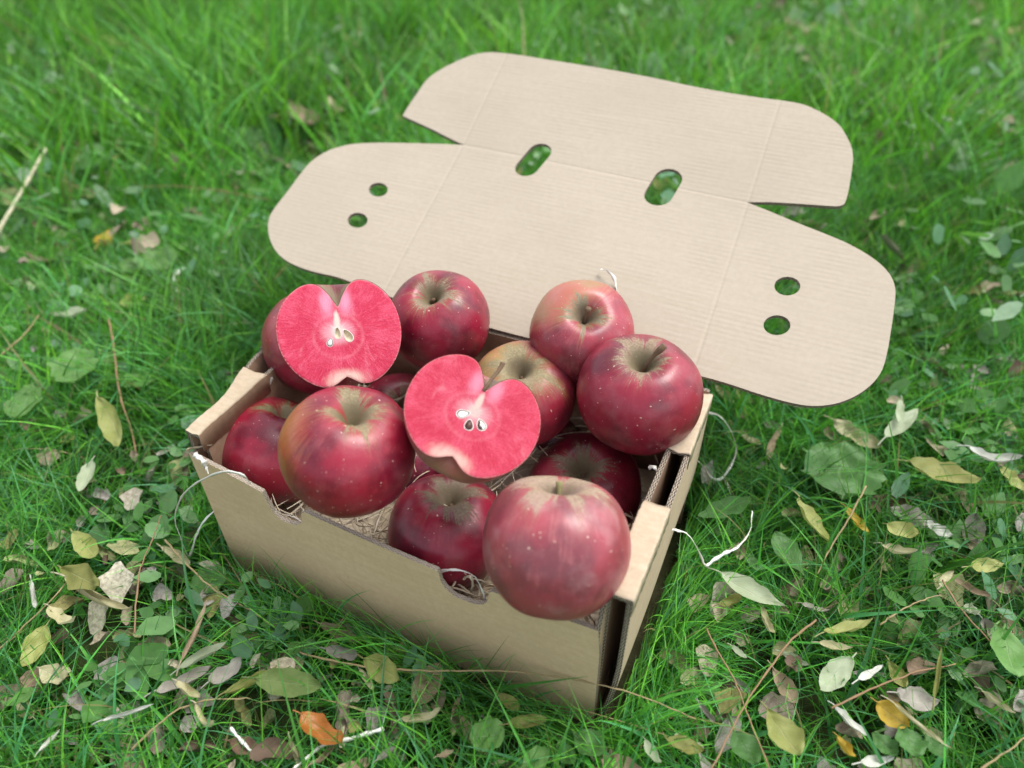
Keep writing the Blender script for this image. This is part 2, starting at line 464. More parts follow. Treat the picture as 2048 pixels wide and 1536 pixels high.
def skin_mat(name, seed, dark=0.5, patch=None, patch_col=(0.40, 0.26, 0.06), patch_lo=0.55, russ=0.5, russ_col=(0.36, 0.27, 0.16), pale=0.0, dots=1.0, green=0.3, ring=0.0):
    n = N(name); P0 = n.obj(); P = n.vadd(P0, (seed * 3.1, seed * 1.7, seed * 0.9))
    X = n.sep(P0)
    rad = n.math('POWER', n.math('ADD', n.math('MULTIPLY', X[0], X[0]), n.math('MULTIPLY', X[1], X[1])), 0.5)
    rs = n.math('MAXIMUM', rad, 0.02)
    ux, uy = n.math('DIVIDE', X[0], rs), n.math('DIVIDE', X[1], rs)
    streak_v = n.comb(n.math('ADD', n.math('MULTIPLY', ux, 5), seed * 1.3), n.math('MULTIPLY', uy, 5), n.math('MULTIPLY', X[2], 0.9))
    streak = n.noise(streak_v, 3.2, 4, 0.7)
    big = n.noise(P, 1.5, 3, 0.55)
    fine = n.noise(P, 55, 3, 0.6)
    d = dark
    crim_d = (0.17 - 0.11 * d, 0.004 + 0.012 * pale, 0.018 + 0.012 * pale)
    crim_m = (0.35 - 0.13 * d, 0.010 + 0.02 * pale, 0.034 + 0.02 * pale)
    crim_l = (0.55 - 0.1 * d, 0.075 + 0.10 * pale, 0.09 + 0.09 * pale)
    c = n.mix(n.step(big, 0.32, 0.62), crim_d, crim_m)
    c = n.mix(n.step(n.math('ADD', n.math('MULTIPLY', streak, 0.4), n.math('MULTIPLY', n.noise(P, 2.4, 4, 0.6), 0.6)), 0.50, 0.74, 0, 0.34 + 0.4 * pale), c, crim_l)
    c = n.mix(n.step(fine, 0.45, 0.75, 0, 0.10), c, (0.42, 0.10, 0.11))
    # unripe side
    if patch:
        pv = Vector(patch).normalized()
        dn = n.new('ShaderNodeVectorMath', operation='DOT_PRODUCT'); n.put(dn.inputs[0], P0); dn.inputs[1].default_value = pv
        dv = n.math('ADD', dn.outputs['Value'], n.math('MULTIPLY', n.math('SUBTRACT', streak, 0.5), 0.45))
        c = n.mix(n.step(dv, patch_lo, patch_lo + 0.45, 0, 0.85), c, n.mix(n.step(big, 0.4, 0.65), patch_col, (patch_col[0] * 1.25, patch_col[1] * 0.72, patch_col[2] * 1.1)))
    # greenish ring at the shoulder, then russet
    top = n.step(X[2], 0.0, 0.15)
    sh = n.noise(n.comb(n.math('MULTIPLY', ux, 1.4), n.math('MULTIPLY', uy, 1.4), seed * 2.0), 1.3, 2, 0.5)
    fr = n.noise(n.comb(n.math('MULTIPLY', ux, 9), n.math('MULTIPLY', uy, 9), n.math('ADD', n.math('MULTIPLY', rad, 1.6), seed * 1.0)), 2.2, 5, 0.75)
    grain = n.noise(P, 24, 4, 0.7)
    edge = n.math('ADD', n.math('MULTIPLY', n.math('SUBTRACT', sh, 0.5), 1.25), n.math('MULTIPLY', n.math('SUBTRACT', fr, 0.5), 1.05))
    edge = n.math('ADD', edge, n.math('MULTIPLY', n.math('SUBTRACT', grain, 0.5), 0.22))
    rr = n.math('SUBTRACT', rad, edge)
    if green: c = n.mix(n.math('MULTIPLY', n.step(rr, russ * 0.75, russ * 1.35 + 0.1, green * 0.8, 0), top), c, (0.27, 0.20, 0.06))
    rm = n.math('MULTIPLY', n.step(rr, russ * 0.80, russ * 1.0, 1, 0), top)
    rc = n.mix(n.step(grain, 0.35, 0.7), tuple(v * 0.52 for v in russ_col), tuple(v * 0.84 for v in russ_col))
    rc = n.mix(n.step(rad, 0.16, 0.34, 1, 0), rc, (0.15, 0.125, 0.065))
    rm2 = n.math('MULTIPLY', rm, n.step(grain, 0.2, 0.5, 0.7, 0.97))
    c = n.mix(rm2, c, rc)
    # lenticels
    vw = n.vadd(P, (0.3, 0.2, 0.1))
    nwarp = n.new('ShaderNodeVectorMath', operation='ADD'); n.put(nwarp.inputs[0], vw)
    sc = n.new('ShaderNodeVectorMath', operation='SCALE'); n.put(sc.inputs[0], n.noise(P, 3, 2, col=True)); sc.inputs['Scale'].default_value = 0.25
    n.t.links.new(sc.outputs[0], nwarp.inputs[1])
    vo = n.new('ShaderNodeTexVoronoi'); n.put(vo.inputs['Vector'], nwarp.outputs[0]); vo.inputs['Scale'].default_value = 12.5
    rnd = n.sep(vo.outputs['Color'])
    rad_d = n.math('MULTIPLY', n.math('POWER', rnd[0], 1.4), 0.17 * dots)
    dd = n.math('SUBTRACT', vo.outputs['Distance'], rad_d)
    dm = n.step(dd, -0.03, 0.025, 1, 0)
    dm = n.math('MULTIPLY', dm, n.step(rnd[1], 0.15, 0.25, 0, 0.8))
    vo2 = n.new('ShaderNodeTexVoronoi'); n.put(vo2.inputs['Vector'], nwarp.outputs[0]); vo2.inputs['Scale'].default_value = 26
    r2 = n.sep(vo2.outputs['Color'])
    dm2 = n.math('MULTIPLY', n.step(vo2.outputs['Distance'], 0.03, 0.11, 1, 0), n.step(r2[0], 0.35, 0.4, 0, 0.6))
    dm = n.math('MAXIMUM', dm, dm2)
    c = n.mix(n.math('MULTIPLY', dm, n.step(rm, 0, 1, 1, 0.3)), c, (0.70, 0.50, 0.38))
    # scuffs
    scf = n.noise(n.vmul(P, (1, 1, 6)), 6, 4, 0.8)
    c = n.mix(n.step(scf, 0.69, 0.74, 0, 0.35), c, (0.45, 0.3, 0.24))
    # waxy bloom: rougher cloudy areas
    bl = n.noise(P, 2.3, 4, 0.6)
    c = n.mix(n.step(bl, 0.45, 0.8, 0.0 + 0.12 * pale, 0.12 + 0.38 * pale), c, (0.52, 0.33, 0.33))
    rough = n.math('ADD', n.step(bl, 0.35, 0.7, 0.30, 0.46), n.math('MULTIPLY', rm, 0.35))
    hh = n.math('ADD', n.math('MULTIPLY', grain, rm), n.math('ADD', n.math('MULTIPLY', dm, 0.35), n.math('MULTIPLY', n.noise(P, 6, 3), 0.9)))
    n.bump(hh, 0.25, 0.02 * 0.04)
    return n.set(color=c, rough=rough, spec=0.5, coat=n.step(rm, 0, 1, 0.06, 0), coatr=0.25)
def stem_mat(name, a, b):
    n = N(name); P = n.obj(); k = n.noise(n.vmul(P, (1, 1, 0.2)), 60 * 1, 4, 0.7)
    n.bump(k, 0.5, 0.0005)
    return n.set(color=n.mix(k, a, b), rough=0.75, spec=0.25)
M_stem = stem_mat('apple_stem_bark', (0.09, 0.05, 0.03), (0.24, 0.16, 0.10))
M_stemg = stem_mat('apple_stem_greenish', (0.14, 0.13, 0.05), (0.30, 0.27, 0.13))
def tube(path, radii, sides=8, cap=True):
    V, F = [], []; path = [Vector(p) for p in path]; m = len(path)
    ref = None
    for i, p in enumerate(path):
        d = (path[min(i + 1, m - 1)] - path[max(i - 1, 0)]).normalized()
        if ref is None: ref = d.orthogonal().normalized()
        ref = (ref - d * ref.dot(d)).normalized(); b = d.cross(ref)
        for j in range(sides):
            a = 2 * math.pi * j / sides
            V.append(p + (ref * math.cos(a) + b * math.sin(a)) * radii[i])
    for i in range(m - 1):
        for j in range(sides):
            F.append((i * sides + j, i * sides + (j + 1) % sides, (i + 1) * sides + (j + 1) % sides, (i + 1) * sides + j))
    if cap:
        F.append(tuple(range(sides))[::-1]); F.append(tuple((m - 1) * sides + j for j in range(sides)))
    return V, F
def stem_part(parent, length, lean, mat=M_stem, r0=0.028, z0=0.40):
    L = length; p = []
    for i in range(9):
        t = i / 8
        p.append((lean[0] * t * t * L, lean[1] * t * t * L, z0 + L * t))
    rr = [r0 * (1.15 - 0.35 * math.sin(math.pi * min(1, t / 8 * 1.1))) * (1 + (0.35 if t >= 7 else 0)) for t in range(9)]
    V, F = tube(p, rr, 9)
    return mesh_obj('stem', V, F, mat, parent)
def frame(zaxis, hint):
    z = Vector(zaxis).normalized(); x = Vector(hint); x = (x - z * x.dot(z)).normalized(); y = z.cross(x)
    return Matrix(((x.x, y.x, z.x), (x.y, y.y, z.y), (x.z, y.z, z.z)))
VR, VU = Vector(RIGHT), Vector(UP)
def place(o, q, rpx, R, R3):
    P = at_depth(q, FPX * R / rpx)
    o.matrix_world = Matrix.Translation(Vector(P)) @ R3.to_4x4() @ Matrix.Scale(R, 4)
    return Vector(P)
# name: centre px, radius px, real radius, stem-cavity offset (px / radius), skin kwargs, stem length/lean, label
APPLES = [
    ('A', (552, 903), 112, 0.0390, (0.15, -0.60), dict(dark=0.35, russ=0.30, russ_col=(0.30, 0.27, 0.13), green=0.5, patch=(0, 1, 1), patch_lo=0.95), None,
     'red apple in the left front corner, half hidden by the orange cheeked apple'),
    ('B', (696, 906), 136, 0.0377, (0.05, -0.50), dict(dark=0.25, russ=0.34, patch=(-1, -0.15, 0.25), patch_col=(0.44, 0.15, 0.045), patch_lo=0.62, russ_col=(0.34, 0.28, 0.15), green=0.35), (0.12, (0.2, 0)),
     'glossy red apple with an orange left cheek, resting on the front rim of the box'),
    ('C', (897, 1066), 121, 0.0385, (0.0, -0.53), dict(dark=0.6, russ=0.50, russ_col=(0.25, 0.19, 0.12), green=0.1), (0.18, (0.3, 0)),
     'dark crimson apple with brown russet, sunk in the wood wool behind the front slot'),
    ('D', (1111, 1097), 150, 0.0385, (0.06, -0.66), dict(dark=0.1, pale=0.8, russ=0.60, russ_col=(0.44, 0.34, 0.21), dots=1.0, green=0.2), (0.42, (0.0, 0.35)),
     'largest apple, pinkish red with pale freckles, bulging over the near right corner of the box'),
    ('E', (1170, 980), 112, 0.0385, (-0.03, -0.34), dict(dark=0.6, russ=0.47, russ_col=(0.30, 0.22, 0.14), green=0.15), (0.10, (0, 0)),
     'dark red apple with a wide brown russet crown, tucked behind the largest apple'),
    ('F', (1277, 792), 123, 0.0385, (0.06, -0.46), dict(dark=0.5, russ=0.40, russ_col=(0.38, 0.28, 0.17), green=0.15, pale=0.1), (0.62, (0.5, 0.1)),
     'deep magenta red apple at the right edge of the box, its stem pointing right'),
    ('G', (1163, 668), 105, 0.0355, (0.07, -0.30), dict(dark=0.15, pale=0.5, russ=0.24, russ_col=(0.32, 0.30, 0.19), green=0.9, patch=(-0.6, 1, 0.7), patch_col=(0.36, 0.20, 0.08), patch_lo=0.35), (0.45, (0.1, 0.25)),
     'brownish orange red apple at the back by the lid with an upright dark stem'),
    ('H', (1046, 790), 107, 0.0362, (-0.05, -0.42), dict(dark=0.15, pale=0.2, russ=0.55, russ_col=(0.38, 0.32, 0.16), green=0.9, patch=(-1, 0.3, 0.5), patch_col=(0.38, 0.33, 0.09), patch_lo=0.35), (0.12, (0.3, 0)),
     'yellow green and red apple right behind the cut half with the stem'),
    ('I', (880, 645), 102, 0.0360, (-0.14, -0.44), dict(dark=0.6, russ=0.40, russ_col=(0.36, 0.28, 0.18), green=0.45), (0.22, (0.0, 0.2)),
     'purple red apple at the back, between the left cut half and the cardboard lid'),
    ('J', (632, 693), 109, 0.0400, (0.25, -0.60), dict(dark=0.45, russ=0.66, russ_col=(0.36, 0.29, 0.17), green=0.3, pale=0.2), None,
     'russet shouldered red apple behind the stemless cut half, at the left rim'),
    ('K', (990, 716), 80, 0.0330, (0.0, -0.62), dict(dark=0.1, pale=0.3, russ=0.5, russ_col=(0.40, 0.30, 0.16), green=0.6), None,
     'apple showing only a tan sliver under the lid hinge'),
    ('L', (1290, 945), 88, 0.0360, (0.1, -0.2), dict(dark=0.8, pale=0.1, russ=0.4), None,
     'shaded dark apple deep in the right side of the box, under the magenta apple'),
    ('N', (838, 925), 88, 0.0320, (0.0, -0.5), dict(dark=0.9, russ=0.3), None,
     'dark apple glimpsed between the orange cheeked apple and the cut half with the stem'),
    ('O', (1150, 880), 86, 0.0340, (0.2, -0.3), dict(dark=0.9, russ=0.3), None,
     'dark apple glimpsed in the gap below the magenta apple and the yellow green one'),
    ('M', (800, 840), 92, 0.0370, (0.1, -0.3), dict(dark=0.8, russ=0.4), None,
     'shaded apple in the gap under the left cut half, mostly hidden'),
]
for i, (nm, q, rpx, R, off, kw, st, lab) in enumerate(APPLES):
    V, F = apple_mesh(11 + i)
    ap = mesh_obj('apple', V, F, skin_mat('apple_skin_' + nm.lower(), i + 1.0, **kw))
    C0 = Vector(at_depth(q, FPX * R / rpx)); tc = (Vector(CAM) - C0).normalized()
    ox, oy = off[0] / 0.70, off[1] / 0.70
    s = math.hypot(ox, oy)
    if s > 0.93: ox, oy, s = ox / s * 0.93, oy / s * 0.93, 0.93
    r_ = (VR - tc * VR.dot(tc)).normalized(); u_ = tc.cross(r_) * -1; u_ = tc.cross(r_)
    if u_.dot(VU) < 0: u_ = -u_
    ax = r_ * ox - u_ * oy + tc * math.sqrt(max(0, 1 - s * s))
    place(ap, q, rpx, R, frame(ax, VR))
    if nm in 'DFI': ap.scale.z *= 1.06
    tag(ap, lab, 'apple', 'whole apples in the box')
    if st: stem_part(ap, st[0], st[1], M_stemg if nm in 'DB' else M_stem, r0=0.036 if nm in 'GF' else 0.032)

# cut halves: local x across, y = face normal, z = stem axis; body behind the face
def flesh_mat(name, seed, core, dim=1.0):
    n = N(name); P0 = n.obj(); X = n.sep(P0); P = n.vadd(P0, (seed, seed * 2, 0))
    dx = n.math('SUBTRACT', X[0], core[0]); dz = n.math('SUBTRACT', X[2], core[1])
    rad = n.math('MAXIMUM', n.math('POWER', n.math('ADD', n.math('MULTIPLY', dx, dx), n.math('MULTIPLY', dz, dz)), 0.5), 0.02)
    ux, uz = n.math('DIVIDE', dx, rad), n.math('DIVIDE', dz, rad)
    streak = n.noise(n.comb(n.math('MULTIPLY', ux, 3.5), n.math('MULTIPLY', uz, 3.5), n.math('MULTIPLY', rad, 1.8)), 2.6, 5, 0.7)
    fine = n.noise(P, 38, 4, 0.75)
    blot = n.noise(P, 3.2, 3, 0.6)
    c = n.mix(n.step(blot, 0.38, 0.66), (0.62, 0.040, 0.095), (0.74, 0.095, 0.17))
    c = n.mix(n.step(streak, 0.50, 0.74, 0, 0.7), c, (0.84, 0.17, 0.26))
    c = n.mix(n.step(fine, 0.40, 0.66, 0, 0.55), c, (0.50, 0.012, 0.05))
    fib = n.noise(n.comb(n.math('MULTIPLY', ux, 14), n.math('MULTIPLY', uz, 14), n.math('MULTIPLY', rad, 3.0)), 2.2, 5, 0.8)
    c = n.mix(n.step(fib, 0.5, 0.72, 0, 0.45), c, (0.86, 0.22, 0.30))
    pl = n.noise(P, 2.3, 4, 0.65, 0.6)
    c = n.mix(n.step(pl, 0.55, 0.75, 0, 0.5), c, (0.88, 0.34, 0.40))
    def blob(cx, cz, sx, sz, lo, hi, amt):
        a = n.math('DIVIDE', n.math('SUBTRACT', X[0], cx), sx); b = n.math('DIVIDE', n.math('SUBTRACT', X[2], cz), sz)
        d = n.math('POWER', n.math('ADD', n.math('MULTIPLY', a, a), n.math('MULTIPLY', b, b)), 0.5)
        d = n.math('ADD', d, n.math('MULTIPLY', n.math('SUBTRACT', streak, 0.5), 0.9))
        return d, n.step(d, lo, hi, amt, 0)
    for sx in (-1, 1):
        _, m = blob(core[0] * 0.6 + sx * 0.15, 0.50, 0.13, 0.24, 0.15, 1.35, 0.75)
        c = n.mix(m, c, (0.84, 0.38, 0.52))
    _, m = blob(0.02, -0.70, 0.34, 0.17, 0.4, 1.3, 0.9)
    c = n.mix(m, c, (0.86, 0.62, 0.52))
    d, m = blob(core[0], core[1] - 0.08, 0.40, 0.34, 0, 1, 0)
    d = n.math('SUBTRACT', d, n.math('MULTIPLY', n.math('SUBTRACT', streak, 0.5), 0.65))
    ring = n.step(n.math('ABSOLUTE', n.math('SUBTRACT', d, 1.0)), 0.0, 0.13, 0.20, 0)
    ring = n.math('MULTIPLY', ring, n.step(pl, 0.3, 0.6, 0.3, 1.0))
    c = n.mix(ring, c, (0.90, 0.42, 0.46))
    _, m = blob(core[0], core[1] - 0.02, 0.27, 0.19, 0.5, 1.3, 0.85)
    c = n.mix(m, c, (0.80, 0.44, 0.48))
    _, m = blob(core[0], core[1] + 0.0, 0.115, 0.11, 0.5, 1.3, 0.9)
    c = n.mix(m, c, (0.76, 0.68, 0.62))
    _, m = blob(core[0] * 0.9, core[1] + 0.17, 0.05, 0.15, 0.5, 1.3, 0.95)
    c = n.mix(m, c, (0.76, 0.70, 0.60))
    at = n.new('ShaderNodeAttribute'); at.attribute_name = 'rim'
    c = n.mix(n.step(at.outputs['Fac'], 0.0, 0.030, 0.75, 0), c, (0.80, 0.42, 0.38))
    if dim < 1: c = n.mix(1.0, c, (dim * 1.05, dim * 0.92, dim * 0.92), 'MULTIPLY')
    n.bump(n.math('ADD', n.math('MULTIPLY', fine, 0.8), n.math('ADD', blot, fib)), 0.6, 0.0010)
    n.b.inputs['Subsurface Radius'].default_value = (0.3, 0.08, 0.08); n.b.inputs['Subsurface Scale'].default_value = 0.004
    return n.set(color=c, rough=0.5, spec=0.22, sss=0.1)
def simple_mat(name, a, b, scale=80, rough=0.6, bump=0.3, spec=0.35):
    n = N(name); k = n.noise(n.obj(), scale, 4, 0.65); n.bump(k, bump, 0.0004)
    return n.set(color=n.mix(n.step(k, 0.3, 0.7), a, b), rough=rough, spec=spec)
M_seed = simple_mat('seed_dark', (0.035, 0.014, 0.012), (0.085, 0.035, 0.025), 9, 0.3)
M_seedp = simple_mat('seed_pale', (0.62, 0.66, 0.60), (0.74, 0.76, 0.70), 9, 0.4)
M_pod = simple_mat('core_pod', (0.62, 0.52, 0.36), (0.76, 0.69, 0.52), 9, 0.4)
M_podw = simple_mat('core_pod_rim', (0.72, 0.66, 0.60), (0.82, 0.78, 0.72), 9, 0.4)
def teardrop(cx, cz, ang, L, Wd, n=20):
    out = []
    for i in range(n):
        t = 2 * math.pi * i / n
        a = math.cos(t) * L * 0.5; b = math.sin(t) * Wd * 0.5 * (1 - 0.38 * math.cos(t))
        out.append((cx + a * math.sin(ang) + b * math.cos(ang), cz + a * math.cos(ang) - b * math.sin(ang)))
    return out
def half_apple(q, rpx, R, axis_px, tilt, side, core, pods, seed, skinkw, stem, label, zs=1.0, dim=1.0):
    C0 = Vector(at_depth(q, FPX * R / rpx)); tc = (Vector(CAM) - C0).normalized()
    r_ = (VR - tc * VR.dot(tc)).normalized(); u_ = tc.cross(r_)
    if u_.dot(VU) < 0: u_ = -u_
    a = (r_ * axis_px[0] - u_ * axis_px[1]).normalized()
    zc = (a * math.cos(tilt) - tc * math.sin(tilt)).normalized()         # stem axis leans away from the viewer
    nrm = (tc * math.cos(tilt) + a * math.sin(tilt)).normalized()
    nrm = (nrm + r_ * side).normalized()
    zc = (zc - nrm * zc.dot(nrm)).normalized()
    xc = nrm.cross(zc)          # right-handed: x = y cross z
    core = (-core[0], core[1]); pods = [(-p[0], p[1], -p[2], p[3] * 0.86, p[4] * 0.9) + tuple(p[5:]) for p in pods]
    root = empty('apple_half')
    root.matrix_world = Matrix.Translation(C0) @ Matrix(((xc.x, nrm.x, zc.x), (xc.y, nrm.y, zc.y), (xc.z, nrm.z, zc.z))).to_4x4() @ Matrix.Diagonal((R, R, R * zs, 1))
    tag(root, label, 'apple half', 'cut apple halves')
    V, F = apple_mesh(seed, math.pi, 2 * math.pi, 44)
    mesh_obj('skin', V, F, skin_mat('apple_skin_half_%d' % seed, seed * 1.0, **skinkw), root)
    out = [shape_xyz(t, 0.0, seed) for t in TS[1:-1]]; outl = [(p[0], p[2]) for p in out]
    left = [shape_xyz(t, math.pi, seed) for t in TS[1:-1]]; outl2 = [(p[0], p[2]) for p in left]
    c0, c1 = shape_xyz(0, 0, seed), shape_xyz(math.pi, 0, seed)
    loop = [(0.0, c0[2])] + outl + [(0.0, c1[2])] + outl2[::-1]
    loop = loop[::-1]
    hl = [teardrop(*p[:5]) for p in pods]
    VV, T, lp = cdt(loop, hl, 0.03)
    lo = np.array([VV[i] for i in lp[0]])
    dist = [float(np.sqrt(((lo - v) ** 2).sum(1).min())) for v in VV]
    rr = random.Random(seed)
    P3 = [(x, 0.003 * math.sin(x * 5 + z * 3) * min(1, d * 8) + (-0.012 * (1 - min(1, d / 0.03)) ** 2), z) for (x, z), d in zip(VV, dist)]
    fl = mesh_obj('flesh', P3, [t[::-1] for t in T], flesh_mat('apple_flesh_%d' % seed, seed * 1.0, core, dim), root)
    at = fl.data.attributes.new('rim', 'FLOAT', 'POINT'); at.data.foreach_set('value', dist)
    for (cx, cz, ang, L, Wd, kind) in pods:
        # bowl of the seed pocket
        V, F = [], []; lay = 5; ring = teardrop(cx, cz, ang, L, Wd); m = len(ring)
        for k in range(lay):
            s = math.cos(k / lay * math.pi / 2); dep = -0.075 * math.sin(k / lay * math.pi / 2)
            for (x, z) in ring:
                V.append((cx + (x - cx) * s, dep + 0.002, cz + (z - cz) * s))
        V.append((cx, -0.075, cz))
        for k in range(lay - 1):
            for j in range(m):
                F.append((k * m + j, k * m + (j + 1) % m, (k + 1) * m + (j + 1) % m, (k + 1) * m + j))
        for j in range(m): F.append(((lay - 1) * m + j, (lay - 1) * m + (j + 1) % m, lay * m))
        V += [(cx + (x - cx) * 1.16, 0.0035, cz + (z - cz) * 1.12) for (x, z) in ring]; b = lay * m + 1
        mi = [0] * len(F)
        for j in range(m): F.append((j, (j + 1) % m, b + (j + 1) % m, b + j)); mi.append(1)
        pod = mesh_obj('seed_pocket', V, F, [M_seed if kind == 'w' else M_pod, M_podw], fl, mi=mi)
        if kind in 'dwh':
            s = {'d': 0.94, 'w': 0.86, 'h': 0.86}[kind]; V, F, mi = [], [], []
            ring = teardrop(cx, cz, ang, L * s, Wd * s, 18); m = len(ring); lay = 5
            for k in range(lay):
                sc_ = math.cos(k / lay * math.pi / 2); h = 0.04 * math.sin(k / lay * math.pi / 2) * (1 if kind == 'd' else 0.35)
                for (x, z) in ring: V.append((cx + (x - cx) * sc_, h - 0.012, cz + (z - cz) * sc_))
            V.append((cx, (0.04 if kind == 'd' else 0.014) - 0.012, cz))
            for k in range(lay - 1):
                for j in range(m):
                    F.append((k * m + j, (k + 1) * m + j, (k + 1) * m + (j + 1) % m, k * m + (j + 1) % m)); mi.append(0 if kind == 'd' or (kind == 'h' and j < m // 2) else 1)
            for j in range(m): F.append(((lay - 1) * m + j, lay * m, (lay - 1) * m + (j + 1) % m)); mi.append(0 if kind == 'd' else 1)
            mesh_obj('seed', V, F, [M_seed, M_seedp], fl, mi=mi)
    if stem:
        V, F = tube(stem[0], stem[1], 9); mesh_obj('stem', V, F, M_stem, root)
    return root
half_apple((683, 669), 120, 0.0370, (-0.115, -0.993), math.radians(6), 0.10, (-0.05, 0.06),
           [(-0.06, 0.03, 0.05, 0.20, 0.105, 'p'), (-0.20, -0.10, 0.45, 0.15, 0.10, 'w'), (0.10, -0.02, -0.5, 0.24, 0.13, 'p')], 41,
           dict(dark=0.6, russ=0.35), None, 'stemless cut apple half with pink red flesh, on top of the pile at the left', zs=1.09)
half_apple((945, 832), 141, 0.0372, (0.44, -0.898), math.radians(27), 0.0, (0.0, 0.08),
           [(-0.13, -0.03, 0.95, 0.21, 0.12, 'w'), (0.01, -0.14, -0.25, 0.18, 0.125, 'd'), (0.165, -0.06, -0.75, 0.19, 0.13, 'h')], 57,
           dict(dark=0.0, pale=0.6, russ=0.3, patch=(0, -1, -0.9), patch_col=(0.36, 0.17, 0.09), patch_lo=0.35),
           ([(0.02, -0.01, 0.42), (0.0, -0.005, 0.55), (-0.02, 0.0, 0.68), (-0.05, 0.01, 0.80), (-0.06, 0.02, 0.92), (-0.055, 0.03, 0.95)], [0.03, 0.026, 0.026, 0.03, 0.038, 0.042]),
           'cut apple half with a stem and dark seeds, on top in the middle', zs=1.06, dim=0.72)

# ------------------------------------------------------------------ ribbons: wood wool
def ribbon(path, width, twist, thick=0.00025, up=None, seed=0, ph0=None):
    r = random.Random(seed); P = [Vector(p) for p in path]; m = len(P); V, F = [], []
    ref = Vector(up) if up else Vector((0.3, 0.2, 1)).normalized()
    ph = r.uniform(0, 6.28) if ph0 is None else ph0
    for i, p in enumerate(P):
        d = (P[min(i + 1, m - 1)] - P[max(i - 1, 0)]).normalized()
        a = (ref - d * ref.dot(d))
        a = a.normalized() if a.length > 1e-4 else d.orthogonal().normalized()
        b = d.cross(a); ang = ph + twist * i / m
        w = b * math.cos(ang) + a * math.sin(ang); nn = d.cross(w)
        ww = width * (0.8 + 0.2 * math.sin(i * 0.9 + ph)) * (0.5 if i in (0, m - 1) else 1)
        V += [p - w * ww / 2, p + nn * thick, p + w * ww / 2, p - nn * thick]
    for i in range(m - 1):
        for j in range(4):
            F.append((i * 4 + j, i * 4 + (j + 1) % 4, (i + 1) * 4 + (j + 1) % 4, (i + 1) * 4 + j))
    F.append((0, 1, 2, 3)); F.append(tuple((m - 1) * 4 + j for j in (3, 2, 1, 0)))
    return V, F
def wool_mat(name, a, b):
    n = N(name); k = n.noise(n.obj(), 400, 3, 0.6); k2 = n.noise(n.obj(), 60, 2)
    c = n.mix(n.step(k2, 0.35, 0.65), a, b); c = n.mix(n.step(k, 0.5, 0.8, 0, 0.4), c, tuple(x * 0.8 for x in a))
    return n.set(color=c, rough=0.7, spec=0.25)
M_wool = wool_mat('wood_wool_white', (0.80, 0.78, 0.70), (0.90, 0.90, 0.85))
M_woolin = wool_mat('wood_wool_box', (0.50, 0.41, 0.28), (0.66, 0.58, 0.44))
rw = random.Random(3); V, F = [], []
for s in range(620):
    edge = s % 3 == 0
    if edge:
        x, y = (rw.uniform(0.02, 0.26), rw.choice([rw.uniform(0.008, 0.03)])) if rw.random() < .6 else (rw.choice([rw.uniform(0.016, 0.03), rw.uniform(0.25, 0.268)]), rw.uniform(0.01, 0.165))
    else: x, y = rw.uniform(0.02, 0.262), rw.uniform(0.015, 0.16)
    z = rw.uniform(0.045, 0.086); th = rw.uniform(0, 6.28); path = []; cur = rw.uniform(-45, 45); el = rw.uniform(-0.3, 0.4)
    for k in range(12):
        path.append((min(max(x, 0.014), 0.268), min(max(y, 0.006), 0.168), min(max(z, 0.02), 0.100)))
        x += math.cos(th) * 0.0045; y += math.sin(th) * 0.0045; z += el * 0.003; th += cur * 0.0045 + rw.uniform(-.25, .25); el += rw.uniform(-.35, .3)
    v, f = ribbon(path, rw.uniform(0.0012, 0.0022), rw.uniform(-5, 5), seed=s)
    b = len(V); V += v; F += [tuple(i + b for i in q) for q in f]
for gx in range(15):
    for gy in range(9): V.append((0.0135 + gx * 0.2545 / 14, 0.0045 + gy * 0.164 / 8, 0.052 + 0.008 * math.sin(gx * 1.7) * math.cos(gy * 2.1)))
b = len(V) - 135
for gx in range(14):
    for gy in range(8):
        i = b + gx * 9 + gy; F.append((i, i + 9, i + 10, i + 1))
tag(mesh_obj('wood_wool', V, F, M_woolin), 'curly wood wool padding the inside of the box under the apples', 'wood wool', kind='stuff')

def strand(pts, label, group='loose strands of wood wool', width=0.0022, twist=6, name='wood_wool_strand', mat=None, seed=1):
    """pts: (px, py, z) or (px, py, ('y', value)) measured points"""
    P = []
    for p in pts:
        q = (p[0], p[1])
        P.append(at_y(q, p[2][1]) if isinstance(p[2], tuple) and p[2][0] == 'y' else (at_x(q, p[2][1]) if isinstance(p[2], tuple) else at_z(q, p[2])))
    C = catmull(P, 7)
    r = random.Random(seed); C = [c + np.array([r.gauss(0, 0.00008) for _ in range(3)]) for c in C]
    o0 = C[0]
    v, f = ribbon([c - o0 for c in C], width * 1.15, twist * 0.9, seed=seed, up=tuple(np.array([0.1, -0.55, 0.8])), ph0=0.2)  # flat side up
    o = mesh_obj(name, v, f, mat or M_wool, loc=tuple(o0))
    return tag(o, label, 'wood shaving', group)
Y = lambda v: ('y', v)
strand([(500, 968, Y(-.002)), (488, 952, Y(-.004)), (465, 944, Y(-.006)), (440, 945, Y(-.008)), (400, 962, Y(-.012)), (370, 985, Y(-.016)), (354, 1015, Y(-.018)), (350, 1042, Y(-.02)), (360, 1072, Y(-.02)), (378, 1112, Y(-.018)), (392, 1072, Y(-.012)), (408, 1042, Y(-.008)), (428, 1022, Y(-.003))],
       'white wood wool strand looping out over the left front corner of the box', twist=4, seed=4)
strand([(388, 908, 0.120), (396, 913, 0.122), (407, 922, 0.121), (412, 932, Y(-.003)), (417, 946, Y(-.004))], 'short white shaving curled on the front left tip of the box', width=0.004, twist=2, seed=9)
